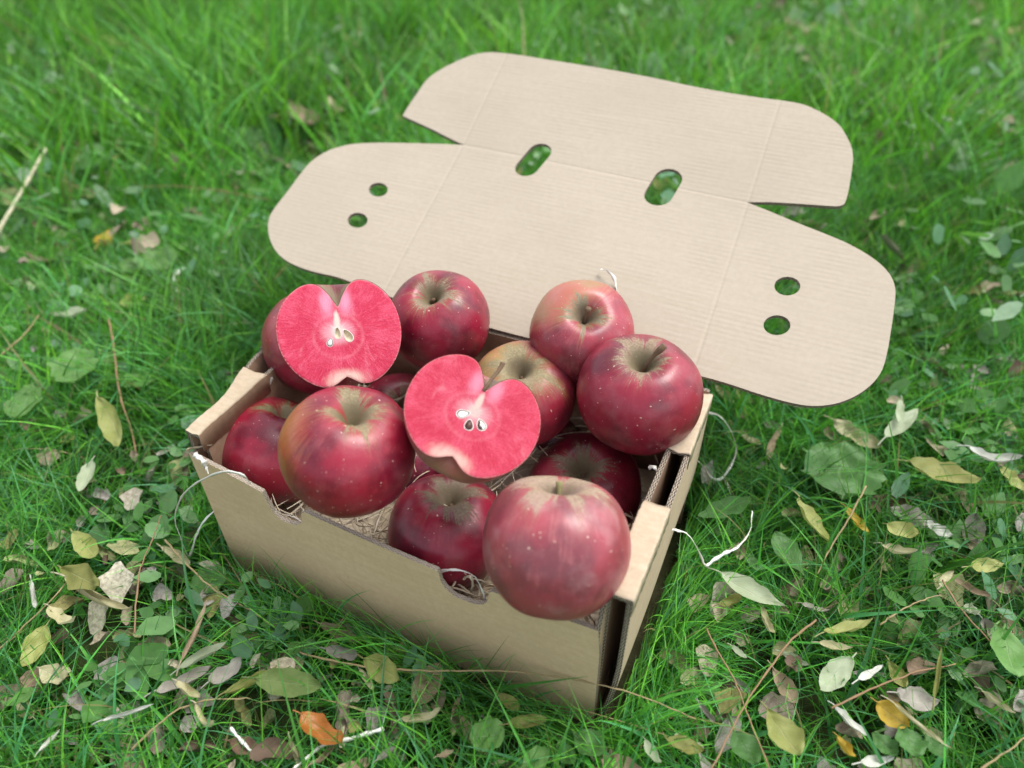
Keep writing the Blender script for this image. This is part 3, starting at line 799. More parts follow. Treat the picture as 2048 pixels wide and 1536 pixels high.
strand([(1417, 826, 0.05), (1440, 833, 0.05), (1462, 862, 0.045), (1472, 898, 0.045), (1464, 926, 0.04), (1444, 956, 0.04), (1424, 956, 0.04), (1411, 938, 0.042), (1398, 924, 0.045), (1384, 920, 0.045)],
       'white wood wool strand curling round beside the right wall, under the lid corner', width=0.0022, seed=12)
strand([(1444, 955, 0.035), (1452, 965, 0.035), (1462, 990, 0.03)], 'thin white shaving hanging off the curled strand right of the box', width=0.0016, seed=13)
strand([(1336, 1058, 0.075), (1352, 1060, 0.075), (1372, 1066, 0.07), (1386, 1082, 0.065), (1400, 1108, 0.06), (1411, 1131, 0.055), (1428, 1120, 0.055), (1450, 1106, 0.055), (1468, 1098, 0.055), (1488, 1080, 0.055), (1501, 1058, 0.055), (1503, 1040, 0.055), (1505, 1022, 0.055)],
       'white wood wool strand bent in a V in the grass right of the box', width=0.0026, seed=15)
strand([(460, 1455, 0.035), (480, 1478, 0.033), (505, 1505, 0.032), (530, 1528, 0.03), (552, 1545, 0.028)], 'pale shaving slanting down past the orange leaf at the bottom edge', width=0.0022, twist=2, seed=17)
strand([(768, 1458, 0.04), (740, 1466, 0.04), (700, 1478, 0.038), (665, 1486, 0.036), (640, 1495, 0.035), (620, 1512, 0.035), (595, 1532, 0.035), (580, 1545, 0.035)], 'flat white shaving lying across the orange leaf at the bottom edge', width=0.0028, twist=1, seed=18)
strand([(1200, 539, 0.165), (1212, 541, 0.167), (1226, 553, 0.165), (1232, 570, 0.160), (1233, 590, 0.155)], 'small white shaving hooked against the lid above the back apple', width=0.0026, seed=21)
strand([(374, 534, 0.03), (356, 542, 0.035), (349, 560, 0.035), (354, 580, 0.033), (366, 596, 0.03)], 'blurred white curl in the grass left of the lid', width=0.0055, twist=2, seed=22)
strand([(880, 1143, Y(.006)), (905, 1139, Y(.004)), (930, 1143, Y(.003)), (950, 1154, Y(.003)), (962, 1175, Y(.004)), (972, 1202, Y(.006))], 'pale strand arching across the right slot of the front panel', width=0.0022, twist=3, seed=23)
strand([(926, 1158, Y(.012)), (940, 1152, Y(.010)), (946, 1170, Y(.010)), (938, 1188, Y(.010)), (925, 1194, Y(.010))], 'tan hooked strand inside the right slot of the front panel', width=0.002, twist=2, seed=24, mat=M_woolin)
strand([(560, 1030, Y(.003)), (552, 1020, Y(.002)), (549, 1034, Y(.001)), (562, 1028, Y(.006)), (585, 1034, Y(.008)), (602, 1044, Y(.008))], 'crumpled white strand in the left slot of the front panel', width=0.0022, twist=3, seed=25)
strand([(1297, 936, 0.125), (1308, 934, 0.128), (1316, 946, 0.125), (1310, 965, 0.12), (1294, 990, 0.11), (1284, 1002, 0.10)], 'white strand sticking up between the dark apples and the right wall', width=0.0032, twist=2, seed=26)
strand([(545, 755, 0.13), (538, 775, 0.12), (530, 795, 0.11)], 'white strand behind the left rim above the corner apple', width=0.0018, seed=27)
strand([(372, 900, 0.124), (388, 895, 0.12), (424, 890, 0.122)], 'tan splinter poking up in the left front corner', width=0.0018, seed=28, mat=M_woolin)

# ------------------------------------------------------------------ ground
def ground():
    n = N('soil'); P = n.obj(); a = n.noise(P, 30, 5, 0.7); b_ = n.noise(P, 2.0, 4, 0.6)
    c = n.mix(n.step(a, 0.35, 0.7), (0.030, 0.022, 0.014), (0.075, 0.055, 0.035))
    c = n.mix(n.step(b_, 0.35, 0.6, 0.25, 0.8), c, (0.035, 0.062, 0.016))
    n.bump(a, 0.8, 0.01)
    return n.set(color=c, rough=0.95, spec=0.1)
V, F = [], []
gs = [-60, -20, -6, -3] + [-2.4 + 0.12 * i for i in range(46)] + [3.6, 6, 20, 60]
for y in gs:
    for x in gs: V.append((x, y, 0.0))
g = len(gs)
for j in range(g - 1):
    for i in range(g - 1): F.append((j * g + i, j * g + i + 1, (j + 1) * g + i + 1, (j + 1) * g + i))
tag(mesh_obj('ground', V, F, ground()), 'dark soil under the lawn', 'ground', kind='structure')

# ------------------------------------------------------------------ leaves
def leaf_mat(name, a, b, vein, spots=(0.12, 0.07, 0.04), spot=0.3, trans=0.25, edgec=None, rough=0.55):
    n = N(name); U = n.sep(n.uv()); P = n.obj()
    oi = n.new('ShaderNodeObjectInfo'); rnd = oi.outputs['Random']
    Pv = n.new('ShaderNodeVectorMath', operation='ADD'); n.put(Pv.inputs[0], n.vmul(P, (30, 30, 30))); n.put(Pv.inputs[1], n.comb(n.math('MULTIPLY', rnd, 37), n.math('MULTIPLY', rnd, 11), 0)); PV = Pv.outputs[0]
    k = n.noise(PV, 1.2, 4, 0.6)
    c = n.mix(n.step(k, 0.32, 0.68), a, b)
    f = n.noise(PV, 9, 4, 0.7)
    c = n.mix(n.step(f, 0.5, 0.8, 0, 0.35), c, tuple(x * 0.65 for x in a))
    v = n.math('ABSOLUTE', n.math('SUBTRACT', U[1], 0.5))
    mid = n.step(v, 0.0, 0.035, 1, 0)
    sv = n.math('FRACT', n.math('SUBTRACT', n.math('MULTIPLY', U[0], 8), n.math('MULTIPLY', v, 5)))
    svm = n.step(n.math('ABSOLUTE', n.math('SUBTRACT', sv, 0.5)), 0.0, 0.09, 0.45, 0)
    vm = n.math('MAXIMUM', mid, svm)
    c = n.mix(n.math('MULTIPLY', vm, 0.6), c, vein)
    if edgec: c = n.mix(n.step(n.math('ADD', v, n.math('MULTIPLY', n.math('SUBTRACT', k, .5), .4)), 0.34, 0.5, 0, 0.8), c, edgec)
    s = n.noise(PV, 3.2, 5, 0.8)
    c = n.mix(n.step(s, 0.62, 0.70, 0, spot), c, spots)
    hv = n.new('ShaderNodeHueSaturation'); n.put(hv.inputs['Color'], c); n.put(hv.inputs['Value'], n.math('ADD', n.math('MULTIPLY', rnd, 0.3), 0.85)); c = hv.outputs[0]
    n.bump(n.math('ADD', n.math('MULTIPLY', vm, -0.7), n.math('MULTIPLY', f, 0.6)), 0.5, 0.0008)
    n.set(color=c, rough=rough, spec=0.35)
    tr = n.new('ShaderNodeBsdfTranslucent'); n.put(tr.inputs[0], c)
    mx = n.new('ShaderNodeMixShader'); mx.inputs[0].default_value = trans
    n.t.links.new(n.b.outputs[0], mx.inputs[1]); n.t.links.new(tr.outputs[0], mx.inputs[2]); n.t.links.new(mx.outputs[0], n.out.inputs[0])
    return n.m
LM = {
    'green': leaf_mat('leaf_green', (0.15, 0.23, 0.06), (0.22, 0.30, 0.09), (0.30, 0.38, 0.16), spot=0.15),
    'olive': leaf_mat('leaf_olive', (0.22, 0.24, 0.06), (0.30, 0.30, 0.09), (0.36, 0.36, 0.16), spot=0.3),
    'yellowgreen': leaf_mat('leaf_yellow_green', (0.30, 0.33, 0.08), (0.40, 0.42, 0.15), (0.48, 0.48, 0.24), spot=0.3),
    'yellow': leaf_mat('leaf_yellow', (0.50, 0.33, 0.03), (0.60, 0.44, 0.07), (0.5, 0.38, 0.12), spot=0.55),
    'cream': leaf_mat('leaf_cream', (0.48, 0.44, 0.24), (0.58, 0.55, 0.34), (0.6, 0.57, 0.4), spot=0.35),
    'pale': leaf_mat('leaf_pale', (0.36, 0.42, 0.26), (0.46, 0.52, 0.36), (0.52, 0.56, 0.42), spot=0.2),
    'grey': leaf_mat('leaf_grey', (0.25, 0.23, 0.19), (0.36, 0.34, 0.29), (0.42, 0.40, 0.34), spot=0.4, trans=0.1, rough=0.8),
    'tan': leaf_mat('leaf_tan', (0.30, 0.22, 0.14), (0.42, 0.33, 0.22), (0.46, 0.38, 0.27), spot=0.45, trans=0.12, rough=0.75),
    'brown': leaf_mat('leaf_brown', (0.12, 0.07, 0.045), (0.20, 0.12, 0.08), (0.24, 0.16, 0.10), spot=0.4, trans=0.08, rough=0.75),
    'orange': leaf_mat('leaf_orange', (0.42, 0.15, 0.03), (0.52, 0.20, 0.045), (0.6, 0.3, 0.1), spot=0.35, trans=0.2, rough=0.4),
    'white': leaf_mat('leaf_white', (0.54, 0.55, 0.47), (0.66, 0.67, 0.60), (0.7, 0.7, 0.62), spot=0.3, trans=0.15),
    'weed': leaf_mat('weed_leaf', (0.075, 0.195, 0.045), (0.11, 0.26, 0.07), (0.20, 0.33, 0.13), spot=0.05, rough=0.45, trans=0.3),
    'weedlight': leaf_mat('weed_leaf_light', (0.12, 0.27, 0.055), (0.17, 0.34, 0.10), (0.26, 0.40, 0.18), spot=0.08, rough=0.45, trans=0.3),
}
def leaf_geo(L, Wd, across, along, seed, kind='oval', nu=16, nv=8, stalk=True):
    """sheet along +x, centred; across/along = curl angles in radians; returns V, F, UV"""
    r = random.Random(seed); V, UV, F = [], [], []; ph = r.uniform(0, 6); crumple = r.uniform(0.4, 1.0)
    for i in range(nu + 1):
        t = i / nu
        if kind == 'oval': w = math.sin(math.pi * t ** 0.9) ** 0.72
        elif kind == 'obovate': w = math.sin(math.pi * t ** 1.35) ** 0.75
        elif kind == 'lance': w = math.sin(math.pi * t ** 0.8) ** 1.1
        elif kind == 'round': w = math.sqrt(max(0, 1 - (2 * t - 1) ** 2)) * (0.92 + 0.08 * math.cos(t * 40))
        elif kind == 'lobed': w = math.sin(math.pi * min(1, t ** 1.2)) ** 0.6 * (0.72 + 0.28 * abs(math.cos(t * 9)))
        elif kind == 'torn': w = (math.sin(math.pi * t ** 0.9) ** 0.6) * (0.8 + 0.2 * math.sin(t * 9 + ph))
        w = max(w, 0.03)
        for j in range(nv + 1):
            s = (j / nv * 2 - 1); wl = w * (1 + (0.06 * math.sin(t * 23 + ph + (s > 0) * 2) if abs(s) == 1 else 0))
            y = s * wl * Wd / 2
            # curl across: wrap y onto an arc
            if abs(across) > 1e-3:
                rad = (Wd / 2) / across; a = y / rad; yy = rad * math.sin(a); z = rad * (1 - math.cos(a))
            else: yy, z = y, 0
            z -= 0.05 * Wd * (1 - abs(s)) * w
            x = (t - 0.5) * L
            if abs(along) > 1e-3:
                R2 = (L / 2) / along; a = x / R2; xx = (R2 - z) * math.sin(a); z = R2 - (R2 - z) * math.cos(a); x = xx
            z += 0.055 * Wd * crumple * (math.sin(t * 11 + s * 3 + ph) + 0.6 * math.sin(t * 19 - s * 5 + 2 * ph))
            V.append((x, yy, z)); UV.append((t, j / nv))
    for i in range(nu):
        for j in range(nv):
            a = i * (nv + 1) + j; F.append((a, a + nv + 1, a + nv + 2, a + 1))
    if stalk:
        b = len(V); p0 = Vector(V[nv // 2]); n_ = 5
        for k in range(n_ + 1):
            t = k / n_; c = p0 + Vector((-t * L * 0.22 + 0.02 * L, 0, -0.05 * L * t * t)); rr = 0.009 * L + 0.0002
            for a in range(4): V.append((c.x, c.y + rr * math.cos(a * 1.5708), c.z + rr * math.sin(a * 1.5708))); UV.append((0.5, 0.5))
        for k in range(n_):
            for a in range(4): F.append((b + k * 4 + a, b + k * 4 + (a + 1) % 4, b + (k + 1) * 4 + (a + 1) % 4, b + (k + 1) * 4 + a))
    return V, F, UV
def add_leaf(name, V, F, UV, mat, parent=None):
    o = mesh_obj(name, V, F, mat, parent)
    ul = o.data.uv_layers.new(name='UVMap')
    idx = np.zeros(len(o.data.loops), int); o.data.loops.foreach_get('vertex_index', idx)
    ul.data.foreach_set('uv', np.array(UV)[idx].ravel())
    return o
LEAF_SPOTS = []     # footprints (x, y, radius) to thin the grass over
def fallen(q0, q1, wr, mat, label, z=0.03, across=0.5, along=0.3, kind='oval', roll=0.0, seed=0, dz=0.0, cat='leaf', name='fallen_leaf', group='fallen leaves in the grass', stalk=True):
    a, b = Vector(at_z(q0, z)), Vector(at_z(q1, z + dz)); L = (b - a).length
    dpx = np.array([q1[0] - q0[0], q1[1] - q0[1]], float); per = np.array([-dpx[1], dpx[0]]) * wr / 2; mid = (np.array(q0) + np.array(q1)) / 2
    wa = np.linalg.norm(at_z(mid + per, z) - at_z(mid - per, z)); wb = np.linalg.norm(per) * 2 * np.linalg.norm((at_z(mid, z) - CAM)) / FPX
    wid = math.sqrt(wa * wb)
    V, F, UV = leaf_geo(L, wid * 0.92, across * 1.45 + 0.15, along * 1.6 + 0.1, seed or int(q0[0] * 7 + q0[1]), kind, stalk=stalk)
    o = add_leaf(name, V, F, UV, LM[mat])
    x = (b - a).normalized(); zz = Vector((0, 0, 1)); zz = (zz - x * zz.dot(x)).normalized()
    y = zz.cross(x)
    c, s = math.cos(roll), math.sin(roll)
    y, zz = y * c + zz * s, zz * c - y * s
    m = (a + b) / 2
    o.matrix_world = Matrix(((x.x, y.x, zz.x, m.x), (x.y, y.y, zz.y, m.y), (x.z, y.z, zz.z, m.z), (0, 0, 0, 1)))
    LEAF_SPOTS.append((m.x, m.y, L * 0.5, m.z))
    if label: tag(o, label, cat, group)
    return o
FL = [
 ((512, 1358), (650, 1374), .40, 'green', 'large smooth green oval leaf lying flat in front of the box', .035, .25, .1, 'oval'),
 ((450, 1396), (562, 1338), .30, 'olive', 'folded olive leaf tucked behind the large green oval leaf', .028, 1.0, .2, 'lance'),
 ((731, 1318), (804, 1362), .62, 'yellowgreen', 'yellow green leaf crossed by a thin dry stem in front of the box', .032, .2, .1, 'oval'),
 ((600, 1438), (688, 1500), .72, 'orange', 'bright orange curled leaf at the bottom edge', .036, .75, .35, 'torn'),
 ((96, 1250), (48, 1336), .44, 'yellowgreen', 'yellow green leaf standing on edge near the lower left', .035, .4, .2, 'oval'),
 ((88, 1342), (142, 1366), .80, 'cream', 'pale squarish leaf below the standing leaf at the lower left', .03, .5, .4, 'torn'),
 ((132, 1140), (207, 1178), .68, 'olive', 'broad olive leaf with ragged edge at the left', .04, .3, .2, 'torn'),
 ((128, 1168), (268, 1236), .26, 'cream', 'long twisted pale dry leaf at the left', .035, 1.7, .3, 'lance'),
 ((100, 1228), (155, 1256), .62, 'cream', 'pale green crinkled leaf beside the standing leaf', .035, .7, .4, 'torn'),
 ((312, 1392), (428, 1340), .36, 'grey', 'long grey curled leaf lower left of the box', .03, 1.2, .3, 'torn'),
 ((413, 1380), (496, 1320), .52, 'grey', 'crumpled mauve grey leaf lower left of the box', .035, 1.0, .7, 'torn'),
 ((360, 1340), (458, 1284), .30, 'pale', 'pale folded leaf pointing at the box front', .036, 1.3, .1, 'lance'),
 ((366, 1330), (418, 1204), .16, 'tan', 'narrow tan leaf standing up left of the box front', .03, 1.4, .2, 'lance'),
 ((354, 1370), (404, 1404), .55, 'cream', 'small cream folded leaf under the grey leaves', .036, 1.3, .3, 'oval'),
 ((384, 1424), (434, 1472), .50, 'cream', 'rolled cream leaf at the lower left', .036, 2.0, .8, 'torn'),
 ((582, 1474), (604, 1538), .44, 'cream', 'rolled cream leaf touching the orange leaf', .035, 2.2, .2, 'torn'),
 ((460, 1487), (536, 1510), .60, 'brown', 'dark reddish brown leaf at the bottom edge', .025, .5, .3, 'torn'),
 ((206, 1444), (312, 1410), .17, 'white', 'thin whitish folded leaf at the lower left', .035, 1.8, .1, 'lance'),
 ((80, 1506), (124, 1460), .28, 'white', 'small whitish dry leaf in the bottom left corner', .034, 1.4, .2, 'lance'),
 ((152, 1070), (200, 1122), .60, 'yellowgreen', 'pale yellow green leaf under grass blades at the left', .03, .3, .2, 'oval'),
 ((330, 1096), (392, 1134), .40, 'cream', 'pale leaf against the left foot of the box', .025, .7, .3, 'torn'),
 ((62, 1168), (72, 1230), .34, 'white', 'small greyish white curled leaf near the left edge', .036, 1.6, .3, 'lance'),
 ((640, 1246), (724, 1284), .40, 'tan', 'greyish brown leaf in the shade of the box front', .018, .6, .2, 'torn'),
 ((660, 1300), (735, 1318), .50, 'grey', 'crumpled grey leaf behind the yellow green leaf', .022, 1.0, .6, 'torn'),
 ((722, 1342), (752, 1385), .40, 'cream', 'cream pointed leaf below the yellow green leaf', .028, 1.1, .2, 'oval'),
 ((806, 1450), (896, 1426), .40, 'cream', 'curled cream leaf in the middle of the bottom edge', .032, 1.5, .5, 'torn'),
 ((1010, 1450), (1094, 1438), .38, 'olive', 'olive pointed leaf right of the round weed leaf', .032, .7, .2, 'oval'),
 ((992, 1384), (1044, 1424), .42, 'olive', 'olive leaf with an orange tip near the box corner', .025, .4, .2, 'obovate'),
 ((906, 1436), (924, 1386), .34, 'tan', 'small pinkish brown leaf standing in the grass', .03, 1.0, .2, 'lance'),
 ((765, 1392), (790, 1420), .55, 'brown', 'dark brown leaf in the grass below the box front', .022, .7, .3, 'torn'),
 ((752, 1524), (790, 1496), .60, 'grey', 'grey folded leaf at the bottom edge, right of the orange leaf', .03, 1.2, .3, 'torn'),
 ((622, 1538), (672, 1498), .45, 'tan', 'wrinkled tan leaf below the orange leaf', .034, 1.2, .3, 'torn'),
 ((872, 1520), (908, 1506), .75, 'tan', 'small tan leaf at the middle of the bottom edge', .03, 1.0, .4, 'torn'),
 ((1532, 1420), (1602, 1514), .56, 'yellowgreen', 'large yellow green leaf with pale rim, right of the box corner', .04, .3, .15, 'obovate'),
 ((1438, 1152), (1570, 1220), .34, 'pale', 'long pale green leaf right of the box', .038, .5, .2, 'lance'),
 ((1434, 1216), (1490, 1194), .60, 'olive', 'yellowish curled leaf below the long pale leaf', .04, 1.3, .6, 'obovate'),
 ((1520, 1222), (1545, 1278), .42, 'cream', 'cream folded leaf under the long pale leaf', .034, 1.3, .3, 'oval'),
 ((1542, 1334), (1592, 1408), .46, 'tan', 'soft brown leaf above the large yellow green leaf', .025, .6, .2, 'obovate'),
 ((1396, 1406), (1430, 1448), .55, 'grey', 'grey cone shaped dry leaf at the tip of the long dry stem', .045, 1.9, .3, 'torn'),
 ((1322, 1476), (1406, 1510), .50, 'olive', 'wavy olive leaf at the bottom edge near the box corner', .034, .5, .3, 'obovate'),
 ((1290, 1486), (1322, 1536), .50, 'pale', 'pale blue green leaf beside the wavy olive leaf', .034, .6, .3, 'torn'),
 ((1458, 1292), (1492, 1318), .42, 'pale', 'small pale leaf between the crossing dry stalks', .036, .6, .3, 'oval'),
 ((1556, 1306), (1614, 1332), .42, 'pale', 'torn pale green leaf near the crossing stalks', .034, .6, .3, 'torn'),
 ((1648, 1272), (1748, 1246), .34, 'yellowgreen', 'pale yellow leaf on a bent green stalk at the right', .046, .6, .2, 'oval'),
 ((1634, 1290), (1706, 1300), .34, 'cream', 'cream leaf just below the one on the bent stalk', .042, .8, .3, 'lance'),
 ((1700, 1318), (1634, 1384), .58, 'pale', 'wide pale green leaf at the right, lower pair of the bent stalk', .036, .3, .2, 'oval'),
 ((1750, 1404), (1818, 1456), .58, 'yellow', 'bright yellow leaf with brown specks at the lower right', .038, .5, .3, 'oval'),
 ((1782, 1408), (1898, 1500), .16, 'cream', 'long cream rolled leaf beside the bright yellow leaf', .042, 2.2, .1, 'lance'),
 ((1780, 1392), (1872, 1410), .62, 'grey', 'grey leathery leaf above the bright yellow leaf', .038, .6, .4, 'torn'),
 ((1664, 1416), (1732, 1478), .38, 'white', 'whitish strip of leaf left of the bright yellow leaf', .036, 1.0, .2, 'torn'),
 ((1712, 1364), (1762, 1334), .36, 'white', 'short bluish white ribbed leaf at the right', .038, .6, .2, 'torn'),
 ((1922, 1220), (1962, 1228), .85, 'pale', 'small pale egg shaped leaf near the right edge', .04, .9, .5, 'oval'),
 ((1960, 1234), (1990, 1278), .60, 'grey', 'mauve grey leaf beside the egg shaped one', .034, 1.0, .3, 'torn'),
 ((1908, 1164), (1984, 1202), .30, 'tan', 'long pinkish tan leaf near the right edge', .034, 1.2, .3, 'torn'),
 ((1868, 1178), (1896, 1146), .62, 'cream', 'cream crumpled leaf above the egg shaped one', .04, 1.0, .4, 'torn'),
 ((1870, 1402), (1884, 1296), .16, 'olive', 'narrow olive leaf standing at the lower right', .036, 1.3, .2, 'lance'),
 ((1778, 1322), (1814, 1378), .44, 'olive', 'brownish yellow leaf above the bright yellow one', .028, .4, .2, 'obovate'),
 ((1668, 1476), (1708, 1522), .70, 'yellow', 'curled yellow leaf with cream edge at the bottom right', .036, 1.6, .4, 'torn'),
 ((1712, 1530), (1784, 1518), .40, 'white', 'pale leaf cut by the bottom edge at the right', .034, .7, .3, 'torn'),
 ((1960, 1386), (2030, 1434), .28, 'cream', 'cream rolled leaf at the lower right edge', .034, 1.7, .2, 'lance'),
 ((1800, 802), (1795, 850), .42, 'pale', 'upright pale leaf of a pair near the lid corner', .05, .6, .1, 'oval'),
 ((1768, 880), (1834, 822), .40, 'pale', 'slanting pale leaf of a pair near the lid corner', .045, .5, .1, 'oval'),
 ((1662, 844), (1762, 900), .34, 'cream', 'cream leaf in the grass below the lid corner', .035, .6, .3, 'torn'),
 ((1810, 932), (1958, 968), .38, 'olive', 'long brownish olive leaf at the right', .04, .4, .2, 'oval'),
 ((1924, 908), (2046, 930), .26, 'white', 'white curled leaf with a brown spot at the right edge', .045, 1.1, .5, 'torn'),
 ((2000, 936), (2048, 986), .55, 'yellowgreen', 'yellow leaf under the white one at the right edge', .035, .5, .2, 'torn'),
 ((1590, 1000), (1652, 1088), .42, 'yellowgreen', 'green leaf with yellowing tip standing right of the box', .04, .6, .15, 'oval'),
 ((1758, 1098), (1838, 1112), .45, 'cream', 'pale yellow leaf lying low in a cluster at the right', .036, .5, .4, 'oval'),
 ((1776, 1054), (1842, 1076), .55, 'yellowgreen', 'upper yellow leaf of the cluster at the right', .04, .5, .3, 'oval'),
 ((1846, 1046), (1900, 1074), .50, 'white', 'greyish white leaf beside the yellow cluster', .036, .6, .3, 'torn'),
 ((1934, 1134), (2002, 1128), .42, 'yellowgreen', 'small lime leaf near the right edge', .036, .5, .2, 'oval'),
 ((1688, 1018), (1736, 1072), .34, 'yellow', 'narrow mustard leaf right of the dry stalk', .034, .8, .2, 'oval'),
 ((1552, 862), (1526, 930), .34, 'tan', 'brownish pink leaf in shade under the lid corner', .026, .8, .3, 'torn'),
 ((1480, 872), (1522, 894), .55, 'cream', 'small cream leaf between box and lid corner', .03, .8, .3, 'torn'),
 ((205, 802), (248, 902), .46, 'yellowgreen', 'yellow and green leaf standing left of the box', .045, .4, .15, 'oval'),
 ((186, 925), (160, 988), .46, 'pale', 'pale green leaf standing left of the box corner', .04, .6, .15, 'oval'),
 ((112, 634), (178, 626), .46, 'pale', 'blurred pale leaf on the lawn at the far left', .04, .5, .2, 'oval'),
 ((240, 612), (292, 596), .5, 'yellowgreen', 'blurred yellow leaf left of the cut halves', .03, .4, .2, 'oval'),
 ((195, 500), (222, 468), .6, 'yellow', 'blurred yellow leaf in the middle left lawn', .035, .4, .3, 'oval'),
 ((244, 492), (288, 482), .55, 'yellowgreen', 'blurred lime yellow leaf in the middle left lawn', .04, .4, .3, 'oval'),
 ((540, 244), (592, 224), .62, 'tan', 'big blurred tan leaf behind the lid, left one of a heap', .05, .5, .3, 'torn'),
 ((585, 222), (640, 262), .60, 'tan', 'big blurred tan leaf behind the lid, right one of a heap', .05, .6, .3, 'torn'),
 ((655, 205), (686, 232), .50, 'cream', 'blurred cream leaf behind the left end of the lid', .055, .6, .3, 'torn'),
 ((1880, 232), (1920, 222), .45, 'orange', 'blurred orange brown leaf in the upper right lawn', .05, .6, .3, 'torn'),
 ((1790, 250), (1820, 246), .5, 'tan', 'blurred pinkish leaf in the upper right lawn', .045, .6, .3, 'torn'),
 ((212, 82), (252, 100), .6, 'yellowgreen', 'bright lime leaf out of focus in the upper left lawn', .06, .4, .2, 'oval'),
 ((1768, 480), (1796, 500), .6, 'brown', 'small red brown leaf right of the lid', .035, .7, .3, 'torn'),
]
for i, e in enumerate(FL):
    q0, q1, wr, mat, lab, z, ac, al, kd = e
    rr = random.Random(i)
    fallen(q0, q1, wr, mat, lab, z=z + .005, across=ac, along=al, kind=kd, roll=rr.uniform(-0.55, 0.55), seed=100 + i, dz=rr.uniform(-0.010, 0.012))

# broad leaved weeds: each plant a thing with its leaves as parts
def weed(label, leaves, cat='weed', mat='weed'):
    """leaves: (tail px, tip px, width ratio, kind, z)"""
    c = np.mean([at_z(l[0], 0.0) for l in leaves], axis=0)
    root = empty('broadleaf_weed', (float(c[0]), float(c[1]), 0.0))
    tag(root, label, cat, 'broad leaved weeds in the lawn')
    for k, (q0, q1, wr, kd, z) in enumerate(leaves):
        a, b = Vector(at_z(q0, z)), Vector(at_z(q1, z + 0.004)); L = (b - a).length
        V, F, UV = leaf_geo(L, L * wr, 0.35, 0.25, int(q0[0] + q0[1]), kd, stalk=False)
        o = add_leaf('leaf_blade', V, F, UV, LM[mat], root)
        x = (b - a).normalized(); zz = Vector((0, 0, 1)); zz = (zz - x * zz.dot(x)).normalized(); y = zz.cross(x); m = (a + b) / 2 - root.location
        o.matrix_local = Matrix(((x.x, y.x, zz.x, m.x), (x.y, y.y, zz.y, m.y), (x.z, y.z, zz.z, m.z), (0, 0, 0, 1)))
        pa = a - root.location; st = [pa + (Vector((0, 0, 0)) - pa) * (t / 6) + Vector((0, 0, 0.006 * math.sin(math.pi * t / 6))) for t in range(7)]
        V, F = tube(st, [0.0008] * 7, 5); mesh_obj('leaf_stalk', V, F, LM['weedlight'], root)
        LEAF_SPOTS.append(((a.x + b.x) / 2, (a.y + b.y) / 2, L * 0.42, z))
weed('round dark mallow leaf in the grass right of the box', [((1683, 1000), (1683, 888), 1.1, 'round', .035)])
weed('round bright green weed leaf at the bottom, below the box corner', [((940, 1478), (1012, 1462), 1.0, 'round', .036), ((1040, 1540), (1100, 1500), .7, 'lobed', .03)], mat='weedlight')
weed('green lobed weed leaves beside the bright yellow leaf', [((1800, 1452), (1840, 1515), .9, 'lobed', .042), ((1745, 1468), (1795, 1512), .9, 'lobed', .036), ((1850, 1470), (1892, 1520), .7, 'lobed', .034)])
weed('broad green weed leaf at the right edge', [((2005, 1262), (2034, 1358), .6, 'oval', .045), ((1990, 1250), (2006, 1300), .5, 'lobed', .04)], mat='weedlight')
weed('toothed dandelion leaf right of the box wall', [((1395, 1036), (1502, 1000), .42, 'lobed', .04), ((1420, 1060), (1470, 1070), .5, 'lobed', .03)])
weed('spoon shaped weed leaf behind the long pale leaf', [((1606, 1150), (1548, 1066), .55, 'obovate', .036), ((1520, 1140), (1490, 1110), .7, 'round', .03)])
weed('weed leaves at the bottom edge near the large yellow green leaf', [((1470, 1466), (1516, 1530), .8, 'oval', .034), ((1400, 1350), (1440, 1400), .6, 'oval', .022)])
weed('pair of green weed leaves near the box corner at the bottom edge', [((1150, 1470), (1212, 1506), .8, 'oval', .032), ((1115, 1490), (1150, 1530), .7, 'oval', .028)])
weed('clump of broad rounded weed leaves left of the box', [((150, 770), (150, 700), .85, 'round', .05), ((240, 760), (310, 765), .6, 'oval', .04), ((30, 840), (70, 770), .7, 'oval', .045), ((205, 730), (240, 700), .8, 'round', .045)], mat='weedlight')
weed('small heart shaped weed by the left foot of the box', [((400, 1140), (440, 1185), .8, 'oval', .025), ((470, 1205), (492, 1165), .45, 'oval', .035)])
weed('weed rosette in the left bottom corner', [((10, 1410), (75, 1380), .55, 'lobed', .036)], mat='weedlight')
weed('cluster of round weed leaves left of the lid', [((330, 545), (300, 500), .9, 'round', .04), ((270, 545), (250, 520), .9, 'round', .035), ((420, 540), (400, 510), .9, 'round', .03), ((360, 500), (385, 480), .8, 'round', .04)], mat='weedlight')
weed('blurred broad leaves behind the left end of the lid', [((480, 300), (505, 260), .8, 'round', .05), ((690, 190), (660, 170), .8, 'oval', .05), ((510, 350), (560, 340), .7, 'oval', .04)])

